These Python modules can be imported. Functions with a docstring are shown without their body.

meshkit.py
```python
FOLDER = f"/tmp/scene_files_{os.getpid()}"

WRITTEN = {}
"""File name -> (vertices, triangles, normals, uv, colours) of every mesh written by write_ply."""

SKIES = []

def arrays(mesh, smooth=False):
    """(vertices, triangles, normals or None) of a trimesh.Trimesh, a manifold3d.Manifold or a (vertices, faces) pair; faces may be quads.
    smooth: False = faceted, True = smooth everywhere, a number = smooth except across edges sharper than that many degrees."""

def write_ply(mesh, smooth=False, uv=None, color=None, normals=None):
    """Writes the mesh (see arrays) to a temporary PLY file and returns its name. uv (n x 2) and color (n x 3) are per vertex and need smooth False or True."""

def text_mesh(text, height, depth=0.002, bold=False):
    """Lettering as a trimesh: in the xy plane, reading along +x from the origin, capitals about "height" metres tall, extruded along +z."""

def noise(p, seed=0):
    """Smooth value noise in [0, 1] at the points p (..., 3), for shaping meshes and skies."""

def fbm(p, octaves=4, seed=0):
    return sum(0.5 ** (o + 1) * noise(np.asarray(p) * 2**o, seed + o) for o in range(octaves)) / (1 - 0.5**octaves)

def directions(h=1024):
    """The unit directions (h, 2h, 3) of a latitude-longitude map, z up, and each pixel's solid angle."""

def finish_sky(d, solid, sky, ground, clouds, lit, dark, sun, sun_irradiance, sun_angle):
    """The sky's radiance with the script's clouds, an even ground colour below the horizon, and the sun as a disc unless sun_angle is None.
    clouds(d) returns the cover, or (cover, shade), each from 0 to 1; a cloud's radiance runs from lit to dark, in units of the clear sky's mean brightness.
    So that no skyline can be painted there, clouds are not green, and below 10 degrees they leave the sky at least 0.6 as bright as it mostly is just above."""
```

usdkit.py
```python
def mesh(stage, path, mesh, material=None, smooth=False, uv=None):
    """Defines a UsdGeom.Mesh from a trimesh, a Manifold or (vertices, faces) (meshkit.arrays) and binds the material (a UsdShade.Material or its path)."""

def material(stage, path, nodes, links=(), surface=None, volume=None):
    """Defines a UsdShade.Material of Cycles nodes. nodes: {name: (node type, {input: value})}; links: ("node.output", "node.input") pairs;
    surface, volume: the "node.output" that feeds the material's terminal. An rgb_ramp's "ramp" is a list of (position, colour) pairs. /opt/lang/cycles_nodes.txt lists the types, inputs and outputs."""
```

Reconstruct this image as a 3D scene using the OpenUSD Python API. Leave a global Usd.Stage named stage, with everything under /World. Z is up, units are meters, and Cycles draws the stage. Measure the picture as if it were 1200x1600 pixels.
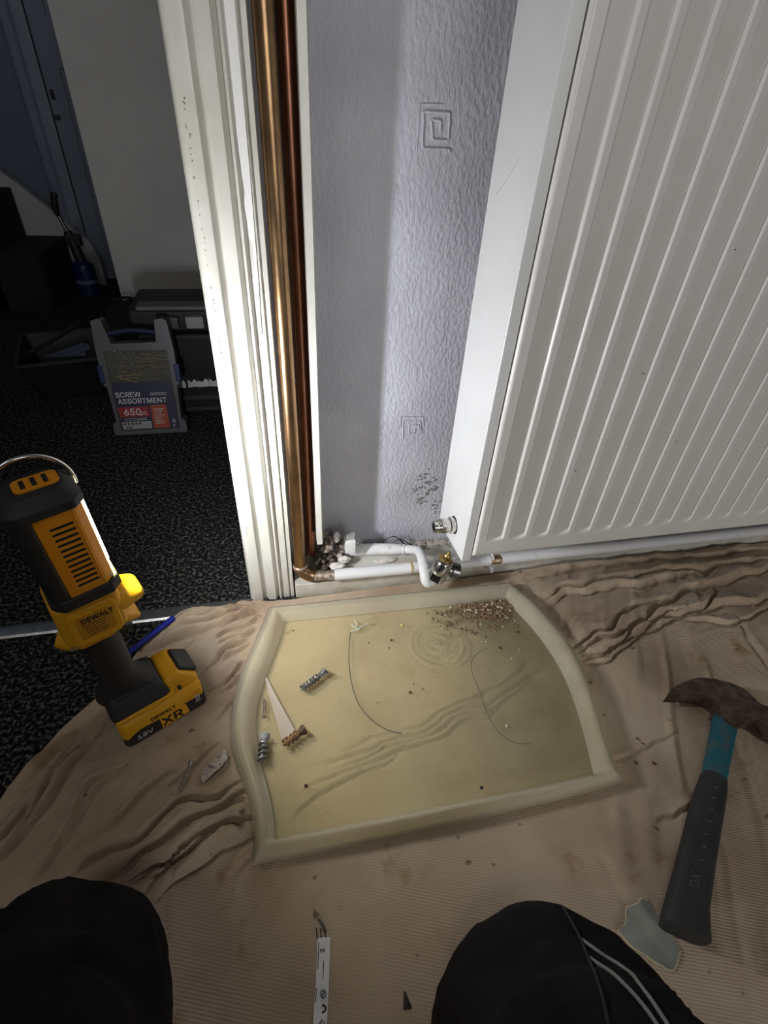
import math, random
import numpy as np, trimesh, usdkit, meshkit
import manifold3d as m3
from manifold3d import Manifold, CrossSection
from pxr import Usd, UsdGeom, UsdLux, Gf, Sdf, Vt

random.seed(7)
RNG = np.random.default_rng(7)
stage = Usd.Stage.CreateInMemory()
UsdGeom.SetStageUpAxis(stage, "Z")
UsdGeom.SetStageMetersPerUnit(stage, 1.0)
UsdGeom.Xform.Define(stage, "/World")
UsdGeom.Scope.Define(stage, "/World/Looks")

# ------------------------------------------------------------------ camera, light, exposure
CAM = np.array([[0.97795574, -0.2024126, 0.05130014], [-0.08467666, -0.60899154, -0.78864388], [0.1908728, 0.76691488, -0.6127064]])
right, down, fwd = CAM
cam = UsdGeom.Camera.Define(stage, "/World/camera")
cam.CreateHorizontalApertureAttr(36.0)
cam.CreateVerticalApertureAttr(48.0)
cam.CreateFocalLengthAttr(800.22 / 1200 * 36)
cam.CreateFStopAttr(0.0)
cam.CreateExposureAttr(0.0)
cam.CreateClippingRangeAttr((0.02, 100.0))
mtx = Gf.Matrix4d(*right, 0, *(-down), 0, *(-fwd), 0, 0, 0, 0.65, 1)
cam.AddTransformOp().Set(mtx)

dome = UsdLux.DomeLight.Define(stage, "/World/room_ambience")
dome.CreateIntensityAttr(0.022)
dome.CreateColorAttr(Gf.Vec3f(1.0, 0.97, 0.93))


def rect_light(name, pos, target, w, h, intensity, color):
    l = UsdLux.RectLight.Define(stage, "/World/" + name)
    l.CreateWidthAttr(w); l.CreateHeightAttr(h); l.CreateIntensityAttr(intensity); l.CreateColorAttr(Gf.Vec3f(*color))
    z = np.array(pos, float) - np.array(target, float); z /= np.linalg.norm(z)
    x = np.cross([0, 0, 1.0], z); x = np.array([1.0, 0, 0]) if np.linalg.norm(x) < 1e-6 else x / np.linalg.norm(x)
    y = np.cross(z, x)
    l.AddTransformOp().Set(Gf.Matrix4d(*x, 0, *y, 0, *z, 0, *map(float, pos), 1))


rect_light("room_window", (0.9, -2.5, 0.95), (0.5, 0.5, 0.5), 1.5, 1.1, 4.8, (0.98, 0.98, 1.0))      # the room's window behind the photographer
rect_light("room_ceiling_lamp", (-0.75, -0.9, 2.3), (-0.2, 0.4, 0.0), 0.5, 0.5, 6.4, (1.0, 0.96, 0.90))                              # the room's ceiling lamp
rect_light("hall_window", (-1.45, 1.6, 2.0), (-0.6, 2.3, 0.6), 0.5, 0.5, 0.7, (0.66, 0.80, 1.0))       # daylight over the stairs
LED_COOL, LED_SIDE, LED_WARM = 860.0, 150.0, 760.0                                                                        # the hand lamp's panel, see the lamp below

# ------------------------------------------------------------------ helpers


def lin(r, g, b):
    c = np.array([r, g, b], float) / 255
    return tuple(np.where(c < 0.04045, c / 12.92, ((c + 0.055) / 1.055) ** 2.4))


def mat(name, color, rough=0.5, metal=0.0, color2=None, cscale=30.0, cpos=(0.4, 0.7), bump=0.0, bscale=200.0, bdist=0.001, detail=3, **kw):
    """principled material; color2 mixes in by noise; bump adds fine relief"""
    n = {"p": ("principled_bsdf", {"base_color": color, "roughness": rough, "metallic": metal, **kw}), "g": ("geometry", {})}
    l = []
    if color2 is not None:
        n["cn"] = ("noise_texture", {"scale": cscale, "detail": detail, "roughness": 0.6})
        n["cr"] = ("rgb_ramp", {"ramp": [(cpos[0], color), (cpos[1], color2)]})
        l += [("g.position", "cn.vector"), ("cn.fac", "cr.fac"), ("cr.color", "p.base_color")]
    if bump > 0:
        n["bn"] = ("noise_texture", {"scale": bscale, "detail": 3, "roughness": 0.6})
        n["bu"] = ("bump", {"strength": bump, "distance": bdist})
        l += [("g.position", "bn.vector"), ("bn.fac", "bu.height"), ("bu.normal", "p.normal")]
    return usdkit.material(stage, "/World/Looks/" + name, n, l, surface="p.BSDF")


taken = set()


def unique(path):
    if path not in taken:
        taken.add(path); return path
    k = 1
    while f"{path}_{k:03d}" in taken:
        k += 1
    taken.add(f"{path}_{k:03d}")
    return f"{path}_{k:03d}"


def tag(prim, label=None, cat=None, group=None, kind=None):
    prim = prim.GetPrim() if hasattr(prim, "GetPrim") else prim
    for k, v in (("label", label), ("category", cat), ("group", group), ("kind", kind)):
        if v:
            prim.SetCustomDataByKey(k, v)
    return prim


def obj(name, mesh, material, parent=None, smooth=30, **tags):
    base = parent.GetPath().pathString if parent is not None else "/World"
    m = usdkit.mesh(stage, unique(base + "/" + name), mesh, material, smooth=smooth)
    tag(m, **tags)
    return m.GetPrim()


def thing(name, label, cat, loc=(0, 0, 0), rz=0.0, group=None, kind=None, matrix=None):
    x = UsdGeom.Xform.Define(stage, unique("/World/" + name))
    if matrix is not None:
        x.AddTransformOp().Set(Gf.Matrix4d(*np.asarray(matrix, float).T.ravel()))
    else:
        x.AddTranslateOp().Set(Gf.Vec3d(*map(float, loc)))
        if rz:
            x.AddRotateZOp().Set(float(rz))
    return tag(x, label, cat, group, kind)


def dup(src, loc, rz, label, name=None, scale=1.0):
    cd = src.GetCustomData()
    x = UsdGeom.Xform.Define(stage, unique("/World/" + (name or src.GetName())))
    x.GetPrim().GetReferences().AddInternalReference(src.GetPath())
    x.ClearXformOpOrder()
    x.AddTranslateOp().Set(Gf.Vec3d(*map(float, loc))); x.AddRotateZOp().Set(float(rz))
    if scale != 1.0:
        x.AddScaleOp().Set(Gf.Vec3f(scale))
    x.GetPrim().SetInstanceable(True)
    return tag(x, label, cd["category"], cd.get("group"))


def tm(m):
    if hasattr(m, "to_mesh"):
        q = m.to_mesh(); return trimesh.Trimesh(q.vert_properties[:, :3], q.tri_verts, process=False)
    return m


def cat(*ms):
    return trimesh.util.concatenate([tm(m) for m in ms])


def move(m, d):
    m = tm(m).copy(); m.apply_translation(d); return m


def box(lo, hi):
    m = trimesh.creation.box(np.subtract(hi, lo)); m.apply_translation((np.array(lo, float) + hi) / 2); return m


def sph(c, r, n=16):
    return Manifold.sphere(r, n).translate(tuple(map(float, c)))


def hull(*ms):
    return Manifold.batch_hull(list(ms))


def rbox(lo, hi, r, n=12):
    lo, hi = np.array(lo, float), np.array(hi, float)
    r = min(r, *((hi - lo) / 2 * 0.98))
    return hull(*[sph((x, y, z), r, n) for x in (lo[0] + r, hi[0] - r) for y in (lo[1] + r, hi[1] - r) for z in (lo[2] + r, hi[2] - r)])


def rboxz(lo, hi, r, n=16):
    """box with edges rounded in plan and a small chamfer at top and bottom"""
    lo, hi = np.array(lo, float), np.array(hi, float); c = min(r * 0.35, 0.002)
    w, d, h = hi - lo
    cs = CrossSection.square((w - 2 * r, d - 2 * r)).offset(r, m3.JoinType.Round, 2, n)
    a = cs.extrude(h - 2 * c).translate((lo[0] + r, lo[1] + r, lo[2] + c))
    b = CrossSection.square((w - 2 * r, d - 2 * r)).offset(r - c, m3.JoinType.Round, 2, n).extrude(h).translate((lo[0] + r, lo[1] + r, lo[2]))
    return hull(a, b)


def cyl(p, q, r, r2=None, n=24):
    p, q = np.array(p, float), np.array(q, float)
    return tube([p, q], [r, r if r2 is None else r2], n)


def tube(path, r, n=12, cap=True, squash=None):
    p = np.asarray(path, float); r = np.broadcast_to(np.asarray(r, float), (len(p),))
    t = np.gradient(p, axis=0); t /= np.linalg.norm(t, axis=1, keepdims=True) + 1e-12
    a = np.cross(t[0], [0, 0, 1.0] if abs(t[0][2]) < 0.9 else [1.0, 0, 0]); a /= np.linalg.norm(a)
    rings, ang = [], np.arange(n) * 2 * np.pi / n
    for i in range(len(p)):
        a = a - t[i] * (a @ t[i]); a /= np.linalg.norm(a) + 1e-12
        b = np.cross(t[i], a)
        s = 1.0 if squash is None else squash
        rings.append(p[i] + r[i] * (np.cos(ang)[:, None] * a + s * np.sin(ang)[:, None] * b))
    v = np.vstack(rings); f = []
    for i in range(len(p) - 1):
        for j in range(n):
            k = (j + 1) % n
            f += [[i * n + j, i * n + k, (i + 1) * n + k], [i * n + j, (i + 1) * n + k, (i + 1) * n + j]]
    if cap:
        v = np.vstack([v, p[0], p[-1]]); c0, c1 = len(v) - 2, len(v) - 1; m = (len(p) - 1) * n
        for j in range(n):
            k = (j + 1) % n
            f += [[c0, k, j], [c1, m + j, m + k]]
    return trimesh.Trimesh(v, f, process=False)


def lathe(prof, n=32):
    """prof: (r, z) from bottom to top, about z"""
    pr = np.array(prof, float); ang = np.arange(n) * 2 * np.pi / n
    v = np.vstack([np.stack([r * np.cos(ang), r * np.sin(ang), np.full(n, z)], 1) for r, z in pr]); f = []
    for i in range(len(pr) - 1):
        for j in range(n):
            k = (j + 1) % n
            f += [[i * n + j, i * n + k, (i + 1) * n + k], [i * n + j, (i + 1) * n + k, (i + 1) * n + j]]
    v = np.vstack([v, [0, 0, pr[0, 1]], [0, 0, pr[-1, 1]]]); m = (len(pr) - 1) * n
    for j in range(n):
        k = (j + 1) % n
        f += [[len(v) - 2, k, j], [len(v) - 1, m + j, m + k]]
    return trimesh.Trimesh(v, f, process=False)


def frame(o, x, y):
    x = np.array(x, float); x /= np.linalg.norm(x); y = np.array(y, float); y = y - x * (x @ y); y /= np.linalg.norm(y)
    M = np.eye(4); M[:3, 0], M[:3, 1], M[:3, 2], M[:3, 3] = x, y, np.cross(x, y), o
    return M


def put(m, M):
    m = tm(m).copy(); m.apply_transform(M); return m


def align_z(d):
    d = np.array(d, float); d /= np.linalg.norm(d); s = [1, 0, 0] if abs(d[0]) < 0.9 else [0, 1, 0]
    x = np.cross(s, d); x /= np.linalg.norm(x); M = np.eye(4); M[:3, 0], M[:3, 1], M[:3, 2] = x, np.cross(d, x), d
    return M


def rotz(a):
    return trimesh.transformations.rotation_matrix(math.radians(a), [0, 0, 1])


def prism(poly, h, z0=0.0):
    return CrossSection([np.array(poly, float)], m3.FillRule.NonZero).extrude(h).translate((0, 0, z0))


def text(s, h, o, x, y, depth=0.0004, bold=False):
    return put(meshkit.text_mesh(s, h, depth, bold), frame(o, x, y))


def spline(pts, n, closed=False):
    from scipy.interpolate import CubicSpline
    p = np.array(pts, float); t = np.r_[0, np.cumsum(np.linalg.norm(np.diff(p, axis=0), axis=1))]
    return CubicSpline(t, p, axis=0)(np.linspace(0, t[-1], n))


def lerp_path(pts, n):
    p = np.array(pts, float); t = np.r_[0, np.cumsum(np.linalg.norm(np.diff(p, axis=0), axis=1))]; u = np.linspace(0, t[-1], n)
    return np.stack([np.interp(u, t, p[:, k]) for k in range(p.shape[1])], 1)


def crumb(r, seed, sub=1, flat=0.7):
    m = trimesh.creation.icosphere(sub, r); v = np.array(m.vertices)
    v *= (0.65 + 0.7 * meshkit.noise(v / r * 1.7 + 40, seed))[:, None]; v[:, 2] *= flat
    m.vertices = v; return m


def grid_mesh(P):
    """P: rows x cols x 3"""
    r, c = P.shape[:2]; i, j = np.meshgrid(np.arange(r - 1), np.arange(c - 1), indexing="ij")
    q = np.stack([i * c + j, i * c + j + 1, (i + 1) * c + j + 1, (i + 1) * c + j], -1).reshape(-1, 4)
    return trimesh.Trimesh(P.reshape(-1, 3), np.vstack([q[:, [0, 1, 2]], q[:, [0, 2, 3]]]), process=False)


# ------------------------------------------------------------------ materials
def carpet_mat():
    n = {"g": ("geometry", {}), "a": ("noise_texture", {"scale": 175.0, "detail": 2.0, "roughness": 0.6}), "b": ("noise_texture", {"scale": 7.0, "detail": 2.0}),
         "r": ("rgb_ramp", {"ramp": [(0.0, (0.006, 0.006, 0.007)), (0.47, (0.009, 0.009, 0.01)), (0.56, (0.05, 0.049, 0.046)), (0.68, (0.15, 0.145, 0.135)), (1.0, (0.18, 0.175, 0.16))]}),
         "bu": ("bump", {"strength": 1.0, "distance": 0.004}), "p": ("principled_bsdf", {"roughness": 1.0, "specular_ior_level": 0.1})}
    l = [("g.position", "a.vector"), ("a.fac", "r.fac"), ("r.color", "p.base_color"), ("a.fac", "bu.height"), ("bu.normal", "p.normal")]
    return usdkit.material(stage, "/World/Looks/carpet", n, l, surface="p.BSDF")


def cloth_mat():
    n = {"g": ("geometry", {}), "mp": ("mapping", {"rotation": (0, 0, math.radians(-70)), "scale": (1, 1, 1)}),
         "w": ("wave_texture", {"scale": 108.0, "distortion": 1.4, "detail": 2.0, "detail_scale": 3.0, "profile": "sine"}),
         "f": ("noise_texture", {"scale": 900.0, "detail": 2.0}), "wm": ("math", {"math_type": "multiply_add", "value2": 0.75}), "fs": ("math", {"math_type": "multiply", "value2": 0.55}),
         "bu": ("bump", {"strength": 0.5, "distance": 0.0007}),
         "n1": ("noise_texture", {"scale": 5.0, "detail": 4.0, "roughness": 0.6}), "r1": ("rgb_ramp", {"ramp": [(0.36, (0.35, 0.255, 0.178)), (0.5, (0.43, 0.335, 0.24)), (0.68, (0.49, 0.395, 0.29))]}),
         "n2": ("noise_texture", {"scale": 17.0, "detail": 3.0, "roughness": 0.65}), "r2": ("rgb_ramp", {"ramp": [(0.60, (1, 1, 1)), (0.72, (0.72, 0.6, 0.5)), (0.8, (0.5, 0.38, 0.3))]}),
         "n3": ("noise_texture", {"scale": 60.0, "detail": 1.0}), "r3": ("rgb_ramp", {"ramp": [(0.74, (1, 1, 1)), (0.79, (0.3, 0.22, 0.17))]}),
         "m1": ("mix", {"mix_type": "multiply", "fac": 1.0}), "m2": ("mix", {"mix_type": "multiply", "fac": 0.8}),
         "wr": ("rgb_ramp", {"ramp": [(0.0, (0.86, 0.845, 0.83)), (0.6, (1, 1, 1))]}), "m3": ("mix", {"mix_type": "multiply", "fac": 0.8}),
         "dp": ("vector_math", {"math_type": "dot_product", "vector2": (-0.3, 1.0, 0.0)}), "ms": ("map_range", {"range_type": "smoothstep", "from_min": 0.25, "from_max": 0.31, "to_min": 0.5, "to_max": 0.2}), "mc": ("map_range", {"range_type": "smoothstep", "from_min": 0.25, "from_max": 0.31, "to_min": 0.6, "to_max": 0.18}),
         "p": ("principled_bsdf", {"roughness": 0.95, "specular_ior_level": 0.15, "sheen_weight": 0.1})}
    l = [("g.position", "dp.vector1"), ("dp.value", "ms.value"), ("dp.value", "mc.value"), ("ms.result", "bu.strength"), ("mc.result", "m3.fac"), ("g.position", "mp.vector"), ("mp.vector", "w.vector"), ("g.position", "f.vector"), ("f.fac", "fs.value1"), ("w.fac", "wm.value1"), ("fs.value", "wm.value3"), ("wm.value", "bu.height"), ("bu.normal", "p.normal"),
         ("g.position", "n1.vector"), ("n1.fac", "r1.fac"), ("g.position", "n2.vector"), ("n2.fac", "r2.fac"), ("g.position", "n3.vector"), ("n3.fac", "r3.fac"),
         ("r1.color", "m1.color1"), ("r2.color", "m1.color2"), ("m1.color", "m2.color1"), ("r3.color", "m2.color2"), ("w.fac", "wr.fac"), ("m2.color", "m3.color1"), ("wr.color", "m3.color2"), ("m3.color", "p.base_color")]
    return usdkit.material(stage, "/World/Looks/dust_sheet", n, l, surface="p.BSDF")


def wallpaper_mat():
    n = {"g": ("geometry", {}), "mp": ("mapping", {"scale": (1.0, 1.0, 0.55), "rotation": (0, math.radians(14), 0)}), "a": ("noise_texture", {"scale": 215.0, "detail": 2.0, "roughness": 0.5}),
         "rr": ("rgb_ramp", {"ramp": [(0.38, (0, 0, 0)), (0.5, (0.5, 0.5, 0.5)), (0.62, (1, 1, 1))]}),
         "bu": ("bump", {"strength": 0.36, "distance": 0.0016}), "n2": ("noise_texture", {"scale": 9.0, "detail": 3.0}),
         "r2": ("rgb_ramp", {"ramp": [(0.35, lin(172, 171, 178)), (0.65, lin(186, 186, 192))]}), "p": ("principled_bsdf", {"roughness": 0.55, "specular_ior_level": 0.35})}
    l = [("g.position", "mp.vector"), ("mp.vector", "a.vector"), ("a.fac", "rr.fac"), ("rr.color", "bu.height"), ("bu.normal", "p.normal"), ("g.position", "n2.vector"), ("n2.fac", "r2.fac"), ("r2.color", "p.base_color")]
    return usdkit.material(stage, "/World/Looks/wallpaper", n, l, surface="p.BSDF")


def tray_mat(name, opaque, tint):
    n = {"g": ("geometry", {}), "tr": ("transparent_bsdf", {"color": (0.995, 0.985, 0.915)}), "d": ("diffuse_bsdf", {"color": tint}), "tl": ("translucent_bsdf", {"color": tint}),
         "gl": ("glossy_bsdf", {"color": (1, 1, 1), "roughness": 0.32}), "m1": ("mix_closure", {"fac": 0.28}), "m2": ("mix_closure", {"fac": opaque}), "fr": ("fresnel", {"IOR": 1.17}), "m3": ("mix_closure", {}),
         "n": ("noise_texture", {"scale": 14.0, "detail": 4.0, "roughness": 0.65}), "mr": ("map_range", {"from_min": 0.3, "from_max": 0.75, "to_min": opaque * 0.75, "to_max": min(1.0, opaque * 1.35)})}
    l = [("d.BSDF", "m1.closure1"), ("tl.BSDF", "m1.closure2"), ("tr.BSDF", "m2.closure1"), ("m1.closure", "m2.closure2"), ("m2.closure", "m3.closure1"), ("gl.BSDF", "m3.closure2"), ("fr.fac", "m3.fac"),
         ("g.position", "n.vector"), ("n.fac", "mr.value"), ("mr.result", "m2.fac")]
    return usdkit.material(stage, "/World/Looks/" + name, n, l, surface="m3.closure")


def emit_mat(name, color, strength):
    return usdkit.material(stage, "/World/Looks/" + name, {"e": ("emission", {"color": color, "strength": strength})}, [], surface="e.emission")


M_carpet, M_cloth, M_wall = carpet_mat(), cloth_mat(), wallpaper_mat()
M_gloss = mat("gloss_paint", lin(206, 204, 195), 0.32, color2=lin(196, 194, 181), cscale=12, bump=0.35, bscale=60, bdist=0.0012)
M_skirt = mat("skirting_paint", lin(206, 204, 194), 0.4, color2=lin(180, 172, 156), cscale=25, bump=0.4, bscale=90, bdist=0.001)
M_rad = mat("radiator_enamel", lin(214, 212, 206), 0.28, color2=lin(208, 205, 198), cscale=8)
M_pipepaint = mat("pipe_paint", lin(226, 226, 224), 0.4, color2=lin(200, 196, 186), cscale=60, cpos=(0.62, 0.72), bump=0.3, bscale=150)
M_copper = mat("copper_tarnished", (0.36, 0.22, 0.11), 0.33, 1.0, color2=(0.24, 0.15, 0.08), cscale=35, bump=0.15, bscale=60)
M_copper2 = mat("copper_dark", (0.32, 0.14, 0.085), 0.34, 1.0, color2=(0.22, 0.10, 0.06), cscale=35)
M_chrome = mat("chrome", (0.7, 0.69, 0.66), 0.16, 1.0, color2=(0.5, 0.48, 0.44), cscale=120)
M_steel = mat("zinc_steel", (0.6, 0.59, 0.56), 0.3, 1.0, color2=(0.38, 0.36, 0.33), cscale=200)
M_brass = mat("brass", (0.62, 0.45, 0.17), 0.3, 1.0, color2=(0.45, 0.31, 0.1), cscale=150)
M_dark = mat("dark_void", (0.012, 0.011, 0.01), 0.9)
M_yellow = mat("yellow_plastic", (0.80, 0.39, 0.008), 0.45, bump=0.12, bscale=900, bdist=0.0004)
M_orange = mat("amber_plastic", (0.80, 0.30, 0.006), 0.4)
M_black = mat("black_plastic", (0.017, 0.017, 0.018), 0.5, bump=0.2, bscale=900, bdist=0.0005)
M_rubber = mat("black_rubber", (0.02, 0.02, 0.022), 0.62, bump=0.3, bscale=700, bdist=0.0006)
M_ink = mat("black_ink", (0.012, 0.012, 0.012), 0.6)
M_white_ink = mat("pale_ink", (0.55, 0.56, 0.56), 0.6)
M_plaster = mat("plaster", lin(170, 160, 148), 0.9, color2=lin(116, 104, 92), cscale=150, bump=0.6, bscale=400)
M_brick = mat("brick_dust", lin(116, 90, 66), 0.95, color2=lin(150, 126, 100), cscale=300)
M_crumb = mat("crumb", lin(196, 184, 158), 0.9, color2=lin(150, 126, 96), cscale=300)
M_brown = mat("brown_crumb", lin(96, 66, 44), 0.9, color2=lin(60, 44, 32), cscale=300)
M_blue = mat("blue_plastic", (0.012, 0.02, 0.30), 0.4)
M_screwplug = mat("grey_plug", lin(150, 148, 142), 0.4, 0.6, color2=lin(90, 88, 84), cscale=200)
M_tray = tray_mat("tray_floor", 0.15, (0.97, 0.92, 0.62))
M_rim = tray_mat("tray_rim", 0.28, (0.88, 0.84, 0.68))

# ------------------------------------------------------------------ setting
obj("floor", box((-2.2, -1.6, -0.05), (3.0, 3.2, 0.0)), M_carpet, kind="structure")
WALL_Y = 0.68
wf = obj("wall_front", box((0.0, WALL_Y, 0.0), (3.0, WALL_Y + 0.13, 2.4)), M_wall, kind="structure")
M_wallpaint = mat("grey_white_paint", lin(196, 195, 192), 0.75, color2=lin(182, 181, 180), cscale=4, bump=0.15, bscale=60, bdist=0.001)
M_bluewall = mat("blue_grey_paint", lin(104, 112, 128), 0.7, color2=lin(94, 102, 120), cscale=3)
obj("wall_left", box((-2.2, WALL_Y, 0.0), (-0.98, WALL_Y + 0.13, 2.4)), M_wallpaint, kind="structure")
obj("wall_header", box((-0.98, WALL_Y, 2.06), (0.0, WALL_Y + 0.13, 2.4)), M_wallpaint, kind="structure")
obj("wall_hall", box((-0.427, 1.75, 0.0), (1.4, 1.85, 2.4)), M_wallpaint, kind="structure")
obj("wall_back", box((-2.2, 2.72, 0.0), (1.4, 2.82, 2.4)), M_bluewall, kind="structure")
obj("wall_stairs", box((-1.75, 0.81, 0.0), (-1.65, 2.72, 2.4)), M_bluewall, kind="structure")
obj("wall_right", box((1.4, 0.81, 0.0), (1.5, 2.72, 2.4)), M_wallpaint, kind="structure")
obj("ceiling", box((-2.2, WALL_Y, 2.4), (3.0, 2.82, 2.45)), M_wallpaint, kind="structure")
obj("baseboard_hall", cat(box((-0.425, 1.735, 0.0), (1.4, 1.7495, 0.12)), box((-0.425, 1.738, 0.12), (1.4, 1.7495, 0.132))), mat("dark_skirting", (0.02, 0.019, 0.019), 0.5), kind="structure")

# threshold strip of the doorway
thr = [(-0.0055, 0.0), (0.0055, 0.0)]
prof = [(0.587, 0.0), (0.587, 0.002), (0.590, 0.0045), (0.603, 0.0048), (0.610, 0.0042), (0.613, 0.002), (0.613, 0.0)]
strip = put(prism(prof, 0.91), np.array([[0, 0, 1, -0.975], [1, 0, 0, 0], [0, 1, 0, 0], [0, 0, 0, 1.0]]))
obj("trim_1", strip, mat("aluminium_strip", (0.66, 0.66, 0.67), 0.35, 1.0, color2=(0.5, 0.5, 0.5), cscale=60, bump=0.2, bscale=200), kind="structure")

# door frame and moulded architrave
arch = [(-0.066, 0.640), (-0.066, 0.613), (-0.063, 0.6085), (-0.0575, 0.6055), (-0.047, 0.6055), (-0.0455, 0.6065), (-0.042, 0.612), (-0.0395, 0.613), (-0.038, 0.609), (-0.036, 0.6065), (-0.025, 0.605),
        (-0.0238, 0.6065), (-0.022, 0.611), (-0.0195, 0.612), (-0.0183, 0.607), (-0.0165, 0.605), (-0.0148, 0.606), (-0.0135, 0.609), (-0.003, 0.609), (-0.002, 0.613), (-0.0008, 0.613), (0.0, 0.6085), (0.0045, 0.6085), (0.0055, 0.610), (0.0055, 0.640)]


def wobble_extrude(poly, z0, z1, nz, amp, seed):
    p = np.array(poly); zs = np.linspace(z0, z1, nz); rings = []
    for z in zs:
        q = np.c_[p, np.full(len(p), z)]
        off = (meshkit.noise(q * [60, 60, 45], seed) - 0.5) * amp + (meshkit.noise(q * [300, 300, 160], seed + 3) - 0.5) * amp * 0.5
        q[1:-1, 1] += off[1:-1]; rings.append(q)
    v = np.vstack(rings); n = len(p); f = []
    for i in range(nz - 1):
        for j in range(n):
            k = (j + 1) % n
            f += [[i * n + j, i * n + k, (i + 1) * n + k], [i * n + j, (i + 1) * n + k, (i + 1) * n + j]]
    c = len(v); v = np.vstack([v, [p[:, 0].mean(), 0.63, z0], [p[:, 0].mean(), 0.63, z1]]); m = (nz - 1) * n
    for j in range(n):
        k = (j + 1) % n
        f += [[c, k, j], [c + 1, m + j, m + k]]
    return trimesh.Trimesh(v, f, process=False)


ar = obj("trim_2", wobble_extrude(arch, 0.0, 2.1, 420, 0.0007, 5), M_gloss, smooth=50, kind="structure")
obj("trim_3", box((-0.06, 0.6405, 0.0), (-0.001, 0.81, 2.06)), M_gloss, kind="structure")
# chipped filler running down the architrave, and flakes of paint
zs_ = np.linspace(0.44, 0.76, 90)
lx = -0.0145 + 0.0032 * (meshkit.fbm(np.c_[zs_ * 60, 0 * zs_, 0 * zs_], 3, 12) - 0.5) * 2 + np.interp(zs_, [0.44, 0.56, 0.6, 0.76], [0.006, 0.004, 0.0005, -0.002])
poly = [(x, z) for x, z in zip(lx, zs_)] + [(-0.0042, 0.76), (-0.0046, 0.60), (-0.006, 0.50), (-0.0078, 0.44)]
fill = prism(poly[::-1], 0.0011).rotate((90, 0, 0)).translate((0, 0.6090, 0))
obj("filler_patch", fill, mat("white_filler", lin(236, 235, 230), 0.8, bump=0.4, bscale=300), ar, label="chipped white filler along the moulding")
cr = []
for i in range(130):
    z = random.uniform(0.12, 0.66); cr.append(move(crumb(random.uniform(0.0003, 0.0008), i, 1, 1.6), (-0.0565 + random.uniform(-0.0012, 0.0016), 0.6058, z)))
obj("paint_crack", cat(*cr), mat("crack_grime", lin(158, 150, 134), 0.9), ar, kind="stuff", label="grimy cracked paint near the edge")
# batten beside the pipes
bat = [(0.0465, 0.606), (0.0545, 0.606), (0.0562, 0.608), (0.0562, 0.6795), (0.0465, 0.6795)]
obj("trim_4", wobble_extrude(bat, 0.112, 2.1, 200, 0.0012, 9), M_gloss, smooth=40, kind="structure")
# low skirting with a ledge
sk = obj("baseboard_front", rbox((0.0075, 0.602, 0.0), (3.0, 0.6795, 0.0315), 0.002, 8), M_skirt, kind="structure")

# key-pattern relief and mould on the wallpaper
def wall_relief(pts, r=0.0013):
    p = np.array(pts); return tube(np.c_[p[:, 0], np.full(len(p), WALL_Y - 0.0001), p[:, 1]], r, 8, squash=1.0)


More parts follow.
